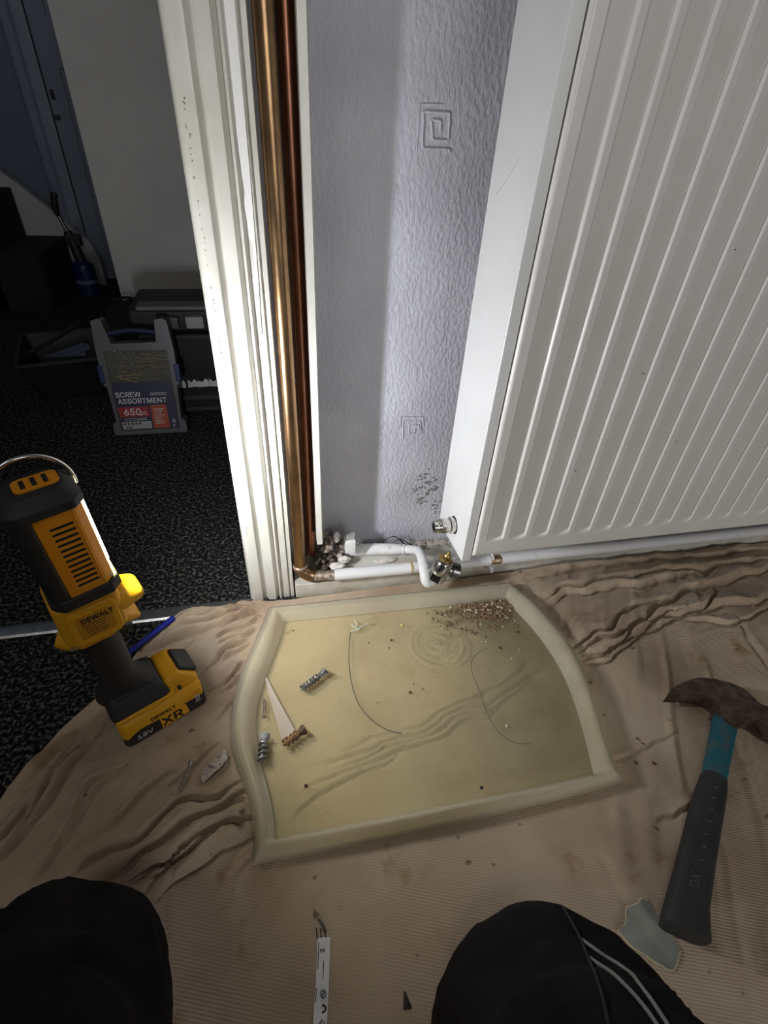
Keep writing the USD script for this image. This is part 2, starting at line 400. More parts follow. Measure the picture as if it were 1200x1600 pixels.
key1 = [(0.2192, 0.6194), (0.2175, 0.6223), (0.1862, 0.622), (0.1841, 0.6545), (0.2139, 0.6546), (0.2157, 0.6301), (0.1973, 0.6302), (0.1938, 0.6477), (0.2043, 0.6474), (0.2051, 0.6369)]
key1b = [(0.2061, 0.6618), (0.1795, 0.6608), (0.1798, 0.6168)]
key2 = [[(0.2212, 0.2582), (0.2181, 0.2789), (0.1901, 0.2812), (0.1918, 0.2506)], [(0.2173, 0.2622), (0.2156, 0.2728), (0.2001, 0.2745), (0.2007, 0.2595), (0.2108, 0.2589), (0.2101, 0.2664)], [(0.2235, 0.2694), (0.2212, 0.2861), (0.1855, 0.2891), (0.1868, 0.2715)]]
dens = lambda p: lerp_path(p, 90)
obj("key_motif", cat(wall_relief(dens(key1), 0.0015), wall_relief(dens(key1b), 0.0007)), M_wall, wf, label="square spiral embossed in the wallpaper, upper")
obj("key_motif", cat(*[wall_relief(dens(k), 0.0011) for k in key2]), M_wall, wf, label="square spiral embossed in the wallpaper, lower and fainter")
mould = [(0.2258, 0.1752), (0.2399, 0.1779), (0.2354, 0.1574), (0.2493, 0.1641), (0.2226, 0.1493), (0.244, 0.1406), (0.2361, 0.1276), (0.2571, 0.1461), (0.2722, 0.1171), (0.268, 0.1033), (0.2588, 0.1114), (0.231, 0.1212)]
md = []
for k, (x, z) in enumerate(mould):
    for i in range(9):
        md.append(move(crumb(random.uniform(0.0008, 0.0024), 50 + k * 9 + i, 1).apply_scale([1.2, 0.35, 1.0]), (x + random.gauss(0, 0.0045), WALL_Y, z + random.gauss(0, 0.0045))))
obj("mould_spot", cat(*md), mat("mould", lin(84, 78, 70), 0.9, color2=lin(150, 146, 140), cscale=300), wf, kind="stuff", label="dark patch of mould and flaking paper")
md = [move(crumb(random.uniform(0.001, 0.004), 300 + i, 1), (random.uniform(0.22, 0.33), random.uniform(0.655, 0.678), 0.032)) for i in range(80)]
md += [move(crumb(random.uniform(0.0008, 0.002), 500 + i, 1), (random.uniform(0.1, 0.22), random.uniform(0.66, 0.678), 0.0318)) for i in range(60)]
tag(obj("ledge_debris", cat(*md), M_plaster), "line of pale plaster crumbs on the skirting ledge at the foot of the wall", "debris", kind="stuff")

# ------------------------------------------------------------------ hall: door, frame, stairs
M_door = mat("blue_door_paint", lin(122, 130, 146), 0.5, color2=lin(112, 121, 138), cscale=5)
d = thing("door_1", None, None, (0, 0, 0), kind="structure")
obj("door_leaf", cat(box((-0.715, 2.625, 0.012), (-0.10, 2.665, 2.0))), M_door, d)
rails = [box((-0.715, 2.617, 0.012), (-0.10, 2.625, 0.135)), box((-0.715, 2.617, 0.135), (-0.655, 2.625, 2.0)), box((-0.16, 2.617, 0.135), (-0.10, 2.625, 2.0)), box((-0.655, 2.617, 0.72), (-0.16, 2.625, 0.86))]
obj("door_rail", cat(*rails), M_door, d)
obj("door_latch", cat(box((-0.706, 2.612, 0.63), (-0.694, 2.617, 0.66)), box((-0.716, 2.612, 0.57), (-0.694, 2.617, 0.585)), cyl((-0.70, 2.617, 0.645), (-0.70, 2.600, 0.645), 0.006)), M_black, d, label="small black latch")
fr = [(-0.80, 2.60), (-0.79, 2.592), (-0.765, 2.592), (-0.755, 2.60), (-0.735, 2.602), (-0.718, 2.606), (-0.718, 2.72), (-0.80, 2.72)]
obj("trim_5", prism(fr, 2.06), M_door, kind="structure")
obj("trim_6", box((-0.80, 2.60, 2.06), (-0.02, 2.72, 2.14)), M_door, kind="structure")

st = thing("staircase", "dark carpeted stairs with a pale stringer at the far left of the hall", "stairs", (-0.78, 2.2, 0))
M_darkcarpet = mat("stair_carpet", (0.011, 0.011, 0.012), 1.0, color2=(0.022, 0.022, 0.022), cscale=300, bump=0.6, bscale=400, bdist=0.003)
for k in range(5):
    obj("step", rboxz((-0.80, 0.0, 0.0), (0.0 - 0.14 * k, 0.36, 0.19 + 0.165 * k), 0.012), M_darkcarpet, st)
string = [(-0.75, 0.86), (-0.12, 0.37), (0.02, 0.235), (0.085, 0.165), (0.105, 0.10), (0.105, 0.0), (0.02, 0.0), (-0.75, 0.60)]
obj("stringer", put(prism(string, 0.035), np.array([[1, 0, 0, 0], [0, 0, -1, 0.40], [0, 1, 0, 0], [0, 0, 0, 1.0]])), mat("stringer_paint", lin(176, 176, 178), 0.6), st, label="pale painted stringer")

# ------------------------------------------------------------------ dust sheet
FOLDS = [
    (10, 14, [(-0.2484, 0.2155), (-0.1922, 0.2353), (-0.1433, 0.2566), (-0.1034, 0.2701), (-0.0608, 0.2767), (-0.0316, 0.2763)]),
    (13, 12, [(-0.1864, 0.2009), (-0.1465, 0.2237), (-0.1087, 0.2406), (-0.0751, 0.2535), (-0.0394, 0.2658)]),
    (7, 14, [(-0.2696, 0.2092), (-0.2225, 0.2325), (-0.1777, 0.2662), (-0.1322, 0.2844), (-0.0828, 0.2966), (-0.0606, 0.2985)]),
    (8, 9, [(-0.3359, 0.2715), (-0.2999, 0.3155), (-0.2774, 0.3585), (-0.2597, 0.4089), (-0.2472, 0.4433)]),
    (6, 14, [(-0.2964, 0.241), (-0.2619, 0.295), (-0.2454, 0.3413), (-0.2144, 0.3669)]),
    (5, 12, [(-0.3391, 0.3367), (-0.3152, 0.3693), (-0.2888, 0.4054), (-0.2626, 0.4606)]),
    (8, 8, [(-0.3384, 0.2965), (-0.3184, 0.3122), (-0.3111, 0.3315)]),
    (10, 10, [(-0.1872, 0.5589), (-0.1366, 0.5764), (-0.0576, 0.5839), (-0.0272, 0.5818)]),
    (9, 10, [(-0.2186, 0.5222), (-0.154, 0.5535), (-0.0875, 0.5684), (-0.0429, 0.5652)]),
    (8, 10, [(-0.1478, 0.477), (-0.1139, 0.5047), (-0.0678, 0.5331)]),
    (7, 9, [(-0.1363, 0.4387), (-0.1075, 0.4594), (-0.0724, 0.4863)]),
    (5, 9, [(-0.1257, 0.4032), (-0.1017, 0.418), (-0.0868, 0.4302)]),
    (4, 14, [(-0.1707, 0.3165), (-0.1371, 0.3449), (-0.1, 0.3717)]),
    (14, 13, [(0.4223, 0.4031), (0.4816, 0.4199), (0.531, 0.4347), (0.5914, 0.4449), (0.6594, 0.4619), (0.7209, 0.4667), (0.8441, 0.47)]),
    (12, 14, [(0.415, 0.441), (0.4767, 0.4502), (0.5235, 0.4696), (0.5956, 0.4867), (0.6572, 0.4843)]),
    (12, 12, [(0.4263, 0.4204), (0.4942, 0.4407), (0.563, 0.4563), (0.6343, 0.4879), (0.7186, 0.5134), (0.8096, 0.5239), (0.9057, 0.5351)]),
    (12, 15, [(0.4208, 0.5218), (0.4876, 0.5338), (0.5624, 0.533), (0.6695, 0.5372), (0.7978, 0.5603)]),
    (12, 14, [(0.4196, 0.5445), (0.5622, 0.5538), (0.7104, 0.5562), (0.9251, 0.5556)]),
    (5, 12, [(0.7389, 0.4419), (0.7199, 0.3777), (0.7073, 0.3315)]),
    (4, 10, [(0.2741, 0.1682), (0.2803, 0.1362), (0.2765, 0.1031)]),
    (4, 12, [(0.3245, 0.1652), (0.3288, 0.1211), (0.3291, 0.1039)]),
    (2.5, 3.5, [(0.3369, 0.255), (0.4347, 0.2631), (0.4953, 0.2657)]),
    (2.5, 4, [(0.394, 0.176), (0.4261, 0.1843), (0.4595, 0.193)]),
    (5, 7, [(-0.1586, 0.1139), (-0.1565, 0.1575), (-0.1604, 0.2094), (-0.1523, 0.2307)]),
    (6, 8, [(0.0012, 0.3119), (0.0681, 0.3287), (0.1373, 0.3339), (0.1945, 0.347), (0.268, 0.3688), (0.3532, 0.4031), (0.4091, 0.4294)]),
    (6, 7, [(-0.0089, 0.283), (0.0562, 0.3059), (0.1159, 0.3159), (0.189, 0.3293), (0.25, 0.3468), (0.3065, 0.3673)]),
    (5, 8, [(-0.0328, 0.2522), (0.0135, 0.2789), (0.0627, 0.2967), (0.1342, 0.3212)]),
    (7, 5, [(-0.3112, 0.2994), (-0.3078, 0.3102), (-0.3006, 0.3331), (-0.2914, 0.3708), (-0.2813, 0.4127)]),
    (7, 5, [(-0.305, 0.324), (-0.2925, 0.3469), (-0.2786, 0.3797), (-0.2634, 0.4034)]),
    (6, 6, [(-0.271, 0.274), (-0.2593, 0.2896), (-0.2568, 0.3079), (-0.2528, 0.3319), (-0.237, 0.35), (-0.2079, 0.3728)]),
    (5, 6, [(-0.226, 0.2834), (-0.2064, 0.3033), (-0.1758, 0.3282), (-0.1436, 0.3385)]),
    (9, 7, [(-0.2518, 0.2412), (-0.2328, 0.2519), (-0.2079, 0.26), (-0.1823, 0.2707), (-0.1563, 0.2892), (-0.1276, 0.2987), (-0.0744, 0.307)]),
    (10, 7, [(-0.2224, 0.2336), (-0.1979, 0.2411), (-0.1756, 0.256), (-0.1584, 0.2662), (-0.1309, 0.2773), (-0.1069, 0.2849), (-0.0717, 0.2784)]),
    (11, 7, [(-0.2079, 0.2249), (-0.1941, 0.2322), (-0.176, 0.2432), (-0.1558, 0.2436), (-0.1287, 0.2494), (-0.1106, 0.2618), (-0.0691, 0.2563)]),
    (9, 5, [(-0.1903, 0.2099), (-0.1671, 0.2271), (-0.1506, 0.2384), (-0.1239, 0.2485), (-0.1056, 0.2597)]),
    (9, 6, [(0.4224, 0.4106), (0.4912, 0.422), (0.536, 0.4418), (0.5928, 0.4515), (0.6626, 0.46), (0.7453, 0.5108)]),
    (9, 6, [(0.4266, 0.3907), (0.4943, 0.4099), (0.5697, 0.4425), (0.6416, 0.4633)]),
    (8, 6, [(0.6439, 0.4432), (0.7163, 0.4315), (0.8115, 0.4497)]),
    (5, 8, [(0.7225, 0.4113), (0.7144, 0.3761), (0.7072, 0.3378)]),
    (8, 4, [(-0.1163, 0.5573), (-0.0825, 0.5654), (-0.0478, 0.5691)]),
    (6, 4, [(-0.1151, 0.5308), (-0.0868, 0.548), (-0.0527, 0.556)]),
    (5, 4, [(-0.1147, 0.5209), (-0.0887, 0.5279), (-0.0574, 0.5417)]),
    (5, 4, [(-0.1134, 0.4936), (-0.0861, 0.5079), (-0.0599, 0.5203)]),
    (5, 4, [(-0.1118, 0.4577), (-0.0855, 0.4707), (-0.0687, 0.4941)]),
    (4, 4, [(-0.1108, 0.436), (-0.0912, 0.4469), (-0.0812, 0.4649)]),
    (6, 5, [(0.02, 0.300), (0.08, 0.318), (0.14, 0.326), (0.20, 0.338), (0.27, 0.357), (0.33, 0.383)]),
    (5, 4, [(0.04, 0.328), (0.10, 0.340), (0.17, 0.345), (0.23, 0.366), (0.30, 0.394), (0.36, 0.425)]),
    (9, 12, [(0.42, 0.585), (0.55, 0.592), (0.70, 0.588), (0.95, 0.590)]),
]
T_OUT = {"L": [(-0.040, 0.574), (-0.072, 0.486), (-0.091, 0.416), (-0.0925, 0.361), (-0.082, 0.319), (-0.070, 0.279), (-0.065, 0.219)],
         "B": [(-0.065, 0.219), (0.138, 0.217), (0.383, 0.223)],
         "R": [(0.383, 0.223), (0.394, 0.284), (0.411, 0.349), (0.420, 0.428), (0.408, 0.495), (0.375, 0.567)],
         "T": [(0.375, 0.567), (0.152, 0.571), (-0.040, 0.574)]}
T_IN = {"L": [(-0.014, 0.542), (-0.043, 0.447), (-0.0555, 0.399), (-0.055, 0.337), (-0.043, 0.281), (-0.040, 0.238)],
        "B": [(-0.040, 0.238), (0.15, 0.2365), (0.349, 0.237)],
        "R": [(0.349, 0.237), (0.368, 0.306), (0.380, 0.397), (0.371, 0.466), (0.351, 0.530)],
        "T": [(0.351, 0.530), (0.167, 0.537), (-0.014, 0.542)]}
NS = {"L": 90, "B": 110, "R": 90, "T": 110}
ring_o = np.vstack([spline(T_OUT[k], NS[k] + 1)[:-1] for k in "LBRT"])
ring_i = np.vstack([spline(T_IN[k], NS[k] + 1)[:-1] for k in "LBRT"])


class MPath:
    """point-in-polygon test"""
    def __init__(self, poly):
        from shapely import Polygon, prepare
        self.p = Polygon(np.asarray(poly)).buffer(0)

    def contains_points(self, pts):
        import shapely
        shapely.prepare(self.p); return shapely.contains_xy(self.p, pts[:, 0], pts[:, 1])

    def contains_point(self, q, radius=0.0):
        import shapely
        p = self.p if radius == 0 else self.p.buffer(radius)
        return bool(shapely.contains_xy(p, q[0], q[1]))



def seg_dist(x, y, pts):
    best = np.full(x.shape, 9.0); bt = np.zeros(x.shape); side = np.zeros(x.shape)
    p = np.array(pts); L = np.r_[0, np.cumsum(np.linalg.norm(np.diff(p, axis=0), axis=1))]
    for k in range(len(p) - 1):
        a, b = p[k], p[k + 1]; d = b - a; n2 = d @ d
        t = np.clip(((x - a[0]) * d[0] + (y - a[1]) * d[1]) / n2, 0, 1)
        dx, dy = x - a[0] - t * d[0], y - a[1] - t * d[1]
        r = np.hypot(dx, dy); m = r < best
        best = np.where(m, r, best); bt = np.where(m, (L[k] + t * (L[k + 1] - L[k])) / L[-1], bt); side = np.where(m, np.sign(d[0] * dy - d[1] * dx), side)
    return best, bt, side


def smoothstep(a, b, x):
    t = np.clip((x - a) / (b - a), 0, 1); return t * t * (3 - 2 * t)


SMOOTH = [((spline(p, 24)) if len(p) > 2 else np.array(p), h, w) for h, w, p in FOLDS]
o_path, i_path = MPath(ring_o), MPath(ring_i)


def tray_mask(x, y):
    pts = np.c_[x.ravel(), y.ravel()]
    m = np.zeros(len(pts)); c = ring_o.mean(0)
    for s in (1.02, 1.0, 0.985, 0.97):
        m += MPath((ring_o - c) * s + c).contains_points(pts) * 0.25
    return m.reshape(x.shape)


LAMP, LAMP_RZ = np.array([-0.208, 0.42]), 28.7
PATCH = [(LAMP[0] + 0.02, LAMP[1] + 0.01, 0.075, 0.0075), (0.20, 0.05, 0.13, 0.0045), (-0.21, 0.08, 0.13, 0.0045)]


def cloth_h(x, y):
    x, y = np.asarray(x, float), np.asarray(y, float)
    P = np.stack([x, y, np.zeros_like(x)], -1)
    jx = x + (meshkit.noise(P * 28, 1) - 0.5) * 0.016 + (meshkit.noise(P * 90, 7) - 0.5) * 0.003
    jy = y + (meshkit.noise(P * 28, 2) - 0.5) * 0.016 + (meshkit.noise(P * 90, 8) - 0.5) * 0.003
    H = np.zeros_like(x)
    C = np.zeros_like(x)
    for p, h, w in SMOOTH:
        d, t, s = seg_dist(jx, jy, p); w = w / 1000
        fade = np.minimum(1, np.minimum(t, 1 - t) * 6 + 0.15)
        ws = np.where(s > 0, w * 1.3, w * 0.45)
        r = (1.25 if p[0, 0] < 0.4 else 0.95) * h / 1000 * np.exp(-((d / ws) ** 1.5)) * fade
        H = np.sqrt(H * H + r * r)
        dc = np.where(s < 0, d, -d) - w * (0.55 + 0.35 * meshkit.noise(P * 30, 17))
        C = np.maximum(C, np.exp(-((dc / 0.0020) ** 2)) * fade * min(1.0, h / 7))
    # crumpled zones: ridged noise, stronger up the left and along the wall on the right
    zl = smoothstep(0.02, -0.1, x) * smoothstep(0.12, 0.3, y)
    zr = smoothstep(0.36, 0.46, x) * smoothstep(0.36, 0.47, y)
    ca, sa = math.cos(0.75), math.sin(0.75)
    Q = np.stack([(jx * ca + jy * sa) * 5, (-jx * sa + jy * ca) * 48, 0 * x], -1)
    Q2 = np.stack([(jx * 0.95 + jy * 0.3) * 4.5, (-jx * 0.3 + jy * 0.95) * 38, 0 * x], -1)
    rl, rr = 1 - np.abs(2 * meshkit.fbm(Q, 2, 11) - 1), 1 - np.abs(2 * meshkit.fbm(Q2, 2, 21) - 1)
    H = H + zl * 0.006 * np.clip((rl - 0.55) / 0.45, 0, 1) ** 1.4 + zr * 0.0045 * np.clip((rr - 0.5) / 0.5, 0, 1) ** 1.3
    H += 0.0028 * meshkit.fbm(P * [16, 10, 1], 3, 31) + 0.0012 * meshkit.fbm(P * 55, 2, 33)
    Q3 = np.stack([(x * 0.5 + y * 0.87) * 6, (-x * 0.87 + y * 0.5) * 26, 0 * x], -1)
    H += 0.0030 * np.clip((1 - np.abs(2 * meshkit.fbm(Q3, 2, 41) - 1)) - 0.6, 0, 1) / 0.4 * smoothstep(0.3, 0.4, x)
    H = (H + 0.0042) * (1 - 0.82 * C)
    m = tray_mask(x, y)
    capped = 0.0108 * np.tanh(H / 0.0108)
    H = H * (1 - m) + capped * m
    for px, py, r, lim in PATCH:
        w = smoothstep(r * 1.5, r, np.hypot(x - px, y - py)); H = H * (1 - w) + np.minimum(H, lim) * w
    return H + 0.0006


def edge_left(y):
    ys = [-0.4, 0.0, 0.25, 0.30, 0.327, 0.349, 0.413, 0.475, 0.53, 0.568, 0.59, 0.60]
    xs = [-0.56, -0.5, -0.395, -0.365, -0.353, -0.346, -0.308, -0.259, -0.228, -0.204, -0.178, -0.160]
    return np.interp(y, ys, xs)


NX, NY = 660, 400
v = np.linspace(0, 1, NY)[:, None]; u = (np.linspace(0, 1, NX) * 0.8 + 0.2 * np.linspace(0, 1, NX) ** 3)[None, :]
yn = -0.36 + v * (0.60 + 0.36) + 0 * u
xl = edge_left(yn) + 0.004 * (meshkit.noise(np.stack([yn * 25, 0 * yn, 0 * yn], -1), 3) - 0.5)
xx = xl + u * (1.5 - xl)
ytop = 0.6005 + 0.0018 * smoothstep(0.006, 0.02, xx) + 0.003 * (meshkit.noise(np.stack([xx * 18, 0 * xx, 0 * xx], -1), 4) - 0.9)
yy = -0.36 + v * (ytop + 0.36)
hh = cloth_h(xx, yy)
# hem: thin roll and fall at the free edges
el = np.abs(xx - xl); et = np.abs(ytop - yy)
e = np.minimum(el, et)
hh = hh * smoothstep(-0.002, 0.008, e) + 0.0028 * np.exp(-(((e - 0.004) / 0.0035) ** 2)) + 0.0006
sheet = grid_mesh(np.stack([xx, yy, hh], -1))
tag(obj("dust_sheet", sheet, M_cloth, smooth=True), "creased beige cotton dust sheet spread over the floor in front of the radiator", "dust sheet")

# ------------------------------------------------------------------ radiator
RX0, RX1, RY, RZ0, RZ1 = 0.2395, 1.24, 0.491, 0.156, 0.856
rd = thing("radiator", "white double panel radiator with ribbed front hung on the wall", "radiator", (RX0, RY, RZ0))
L0 = np.array([RX0, RY, RZ0])
px0, px1 = 0.254, RX1 - 0.012
N = 2000
xs = np.linspace(px0, px1, N)
zb = 0.167
zs = np.r_[zb, zb + 0.0006, zb + 0.002, zb + 0.004, 0.180, 0.187, np.linspace(0.190, 0.2015, 10), 0.23, 0.4, 0.6, 0.78, np.linspace(0.815, 0.828, 8), 0.84, RZ1 - 0.012, RZ1 - 0.008]
X, Z = np.meshgrid(xs, zs)
ph = (X - 0.281 + 0.0333 / 2) % 0.0333 - 0.0333 / 2
chan = smoothstep(0.0130, 0.0098, np.abs(ph)) * (X > 0.265) * (X < px1 - 0.012)
half = 0.0125
zend = 0.190 + 0.003 * (np.abs(ph) / half) ** 2
endm = smoothstep(0.0, 0.010, Z - zend) * smoothstep(0.829, 0.818, Z)
Yp = RY - 0.0035 + 0.0031 * chan * endm
edge = np.minimum(np.minimum(X - px0, px1 - X), np.minimum(Z - zb, (RZ1 - 0.008) - Z))
Yp = Yp + 0.004 * (1 - np.sqrt(np.clip(1 - (1 - np.clip(edge / 0.004, 0, 1)) ** 2, 0, 1)))
panel = grid_mesh(np.stack([X, Yp, Z], -1))
back = grid_mesh(np.stack([X[:, ::-1], np.full_like(X, RY + 0.010), Z[:, ::-1]], -1)[::30, ::400])
rim_l = grid_mesh(np.stack([np.stack([X[:, 0], Yp[:, 0], Z[:, 0]], -1), np.stack([X[:, 0], np.full(len(zs), RY + 0.012), Z[:, 0]], -1)]))
rim_b = grid_mesh(np.stack([np.stack([X[0], np.full(N, RY + 0.012), Z[0]], -1), np.stack([X[0], Yp[0], Z[0]], -1)]))
obj("front_panel", move(cat(panel, rim_l, rim_b), -L0), M_rad, rd, smooth=40)
obj("rear_panel", move(rboxz((0.252, 0.585, 0.165), (RX1 - 0.012, 0.597, RZ1 - 0.01), 0.003), -L0), M_rad, rd)
obj("convector_core", move(box((0.262, 0.505, 0.185), (RX1 - 0.02, 0.583, RZ1 - 0.03)), -L0), mat("radiator_core", lin(120, 118, 112), 0.6), rd)
side = hull(*[sph((x, y, z), 0.0012, 10) for x in (RX0 + 0.0012, RX0 + 0.004) for y in (RY + 0.0014, 0.596) for z in (RZ0 + 0.0012 - (0.012 if y > 0.55 else 0.0), RZ1 - 0.0012)])
flange = hull(*[sph((x, y, z), 0.0012, 10) for x in (RX0 + 0.0012, 0.2515) for y in (RY + 0.0012, RY + 0.003) for z in (RZ0 + 0.0012, RZ1 - 0.0012)])
hole = tm(Manifold.cylinder(0.03, 0.0125, 0.0125, 32).rotate((0, 90, 0)).translate((RX0 - 0.01, 0.537, 0.186)))
sidem = (side + flange) - Manifold.cylinder(0.03, 0.0135, 0.0135, 32).rotate((0, 90, 0)).translate((RX0 - 0.012, 0.537, 0.186))
obj("side_panel", move(sidem, -L0), mat("side_enamel", lin(216, 216, 214), 0.33, color2=lin(210, 210, 206), cscale=9), rd)
obj("side_panel", move(rboxz((RX1 - 0.006, RY + 0.001, RZ0), (RX1, 0.597, RZ1), 0.0025), -L0), M_rad, rd)
obj("top_grille", move(box((0.25, RY + 0.013, RZ1 - 0.012), (RX1 - 0.006, 0.584, RZ1 - 0.004)), -L0), M_rad, rd)
for x, z in ((0.372, 0.30), (0.418, 0.43), (0.505, 0.335), (0.470, 0.56)):
    obj("paint_speck", move(crumb(0.0011, int(x * 1000), 1).apply_scale([1.3, 0.3, 0.8]), (x - L0[0], RY - 0.0030 - L0[1], z - L0[2])), M_brown, rd, smooth=False)
# scuffs on the side panel
def side_line(pts, r):
    p = np.array(pts); return tube(np.c_[np.full(len(p), RX0 + 0.0001), p], r, 6, squash=0.3)
ell = [(0.558 + 0.012 * math.cos(a), 0.655 + 0.030 * math.sin(a)) for a in np.linspace(0.4, 5.6, 40)]
obj("scuff", move(cat(side_line(ell, 0.00035), side_line([(0.535, 0.625), (0.555, 0.605), (0.575, 0.592)], 0.0006)), -L0), mat("pencil_grey", lin(172, 170, 166), 0.8), rd, label="faint pencil loop and smudge on the side panel")
# blanking / tail fitting
def ax_x(prof, x, y, z, n=32):
    return put(lathe(prof, n), np.array([[0, 0, -1, x], [0, 1, 0, y], [1, 0, 0, z], [0, 0, 0, 1.0]]))
tail = ax_x([(0.0112, -0.004), (0.0112, 0.004), (0.0125, 0.0045), (0.0125, 0.007), (0.0095, 0.0075), (0.0095, 0.012)], RX0, 0.537, 0.186)
vt = obj("valve_tail", move(tail, -L0), M_chrome, rd, label="chrome threaded tail left in the side port")
hexn = put(Manifold.cylinder(0.008, 0.0115, 0.0115, 6), np.array([[0, 0, -1, RX0 - 0.012], [0, 1, 0, 0.537], [1, 0, 0, 0.186], [0, 0, 0, 1.0]]))
obj("hex_collar", move(hexn, -L0), M_chrome, vt)
tip = ax_x([(0.0085, 0.020), (0.0098, 0.0205), (0.0098, 0.0215), (0.0085, 0.022), (0.0098, 0.0225), (0.0098, 0.0235), (0.0085, 0.024), (0.0098, 0.0245), (0.0098, 0.0255), (0.0088, 0.026), (0.0088, 0.031), (0.0062, 0.031), (0.006, 0.024)], RX0, 0.537, 0.186)
obj("thread", move(tip, -L0), M_chrome, vt)
ringd = trimesh.creation.annulus(0.0125, 0.0135, 0.001); obj("port_gap", move(put(ringd, np.array([[0, 0, 1, RX0 + 0.0015], [0, 1, 0, 0.537], [1, 0, 0, 0.186], [0, 0, 0, 1.0]])), -L0), M_dark, rd)

# ------------------------------------------------------------------ pipes
zz = np.linspace(0.062, 2.08, 30)
pipe_l = np.vstack([[(0.0182, 0.611, z) for z in zz]])
p = thing("copper_pipe", "bright tarnished copper pipe standing tight against the white door moulding", "pipe", (0.0182, 0.611, 0.03))
o = np.array([0.0182, 0.611, 0.03])
obj("pipe_run", tube([q - o for q in np.array([(0.0182, 0.611, 0.060), (0.0182, 0.611, 2.08)])], 0.0095, 32), M_copper, p, smooth=40)
bend = [(0.0182 + 0.022 * (1 - math.cos(a)), 0.611 - 0.008 * (1 - math.cos(a)), 0.065 - 0.018 * math.sin(a)) for a in np.linspace(0, math.pi / 2, 10)]
obj("elbow", tube(np.array(bend) - o, np.r_[0.0112, 0.0112, np.full(8, 0.0108)], 24), M_copper, p, smooth=40)
obj("collar", move(lathe([(0.0112, 0.0), (0.0122, 0.002), (0.0122, 0.005), (0.0102, 0.007)], 28), (0, 0, 0.032)), mat("solder_ring", lin(150, 128, 110), 0.5, 0.5), p)
p2 = thing("copper_pipe", "darker copper pipe set back in the gap beside the white batten", "pipe", (0.0385, 0.642, 0.062))
obj("pipe_run", tube([(0, 0, 0.0), (0, 0, 2.0)], 0.0088, 28), M_copper2, p2, smooth=40)

lp = thing("heating_pipe", "white painted pipe running low along the skirting and under the radiator", "pipe", (0.043, 0.607, 0.044))
o = np.array([0.043, 0.607, 0.044])
obj("pipe_run", tube(np.array([(0.072, 0.6000, 0.0475), (0.22, 0.5995, 0.0445), (0.345, 0.5995, 0.0430)]) - o, 0.0098, 24), M_pipepaint, lp, smooth=40)
obj("pipe_run", tube(np.array([(0.366, 0.5995, 0.0430), (1.3, 0.5985, 0.0425)]) - o, 0.0098, 24), M_pipepaint, lp, smooth=40)
obj("bare_joint", tube(np.array([(0.036, 0.603, 0.0470), (0.076, 0.6000, 0.0475)]) - o, 0.0082, 20), mat("scraped_copper", (0.25, 0.17, 0.1), 0.6, 0.7, color2=(0.6, 0.55, 0.5), cscale=120), lp, label="scraped bare joint next to the copper elbow")
obj("bare_joint", tube(np.array([(0.340, 0.5995, 0.0430), (0.370, 0.5995, 0.0430)]) - o, 0.0085, 20), mat("scraped_brass", (0.3, 0.18, 0.08), 0.5, 0.8, color2=(0.7, 0.6, 0.45), cscale=150), lp)
obj("paint_chip", tube(np.array([(0.201, 0.5996, 0.0449), (0.206, 0.5996, 0.0448)]) - o, 0.00995, 20), mat("tan_chip", lin(178, 150, 90), 0.7, color2=lin(210, 205, 195), cscale=150), lp, label="tan band where the paint has chipped off")
pc = thing("pipe_clip", "small white pipe clip below the radiator's front corner", "pipe clip", (0.354, 0.5945, 0.035))
obj("clip_band", cat(tube([(-0.006 + 0.0135 * math.cos(a) * 0, 0.0055 + 0.0118 * math.cos(a), 0.008 + 0.0118 * math.sin(a)) for a in np.linspace(-2.4, 2.4, 20)], 0.0022, 8)), M_pipepaint, pc)
obj("clip_tab", rbox((-0.012, -0.012, -0.008), (-0.006, -0.003, 0.002), 0.0015), M_pipepaint, pc)

up = thing("radiator_feed_pipe", "upper white sleeved pipe with a crooked end reaching out to the loose valve", "pipe", (0.078, 0.662, 0.04))
o = np.array([0.078, 0.662, 0.04])
obj("pipe_run", tube(np.array([(0.070, 0.663, 0.0435), (0.150, 0.657, 0.043)]) - o, 0.0082, 20), M_pipepaint, up, smooth=40)
slv = lerp_path([(0.105, 0.6605, 0.0435), (0.150, 0.657, 0.0435), (0.198, 0.650, 0.043)], 30)
obj("sleeve", tube(slv - o, np.r_[0.0095, 0.0102, np.full(22, 0.0104), np.linspace(0.0104, 0.0088, 6)], 22), M_pipepaint, up, smooth=40)
for x, y in ((0.128, 0.6588), (0.150, 0.657)):
    obj("sleeve_ring", tube(np.array([(x - 0.0015, y, 0.0437), (x + 0.0015, y, 0.0437)]) - o, 0.0110, 22), M_pipepaint, up)
crook = spline([(0.190, 0.651, 0.0425), (0.203, 0.6470, 0.0445), (0.213, 0.6400, 0.0490), (0.2205, 0.6220, 0.0600), (0.2195, 0.6000, 0.0655), (0.2175, 0.5820, 0.0640), (0.2165, 0.5660, 0.0560), (0.2190, 0.5600, 0.0475), (0.2270, 0.5620, 0.0445), (0.2360, 0.5670, 0.0470)], 46)
obj("crook", tube(crook - o, 0.0079, 22), M_pipepaint, up, smooth=50)
obj("collar", tube(np.array([(0.2000, 0.6485, 0.0440), (0.2035, 0.6468, 0.0446)]) - o, 0.0095, 22), M_pipepaint, up)

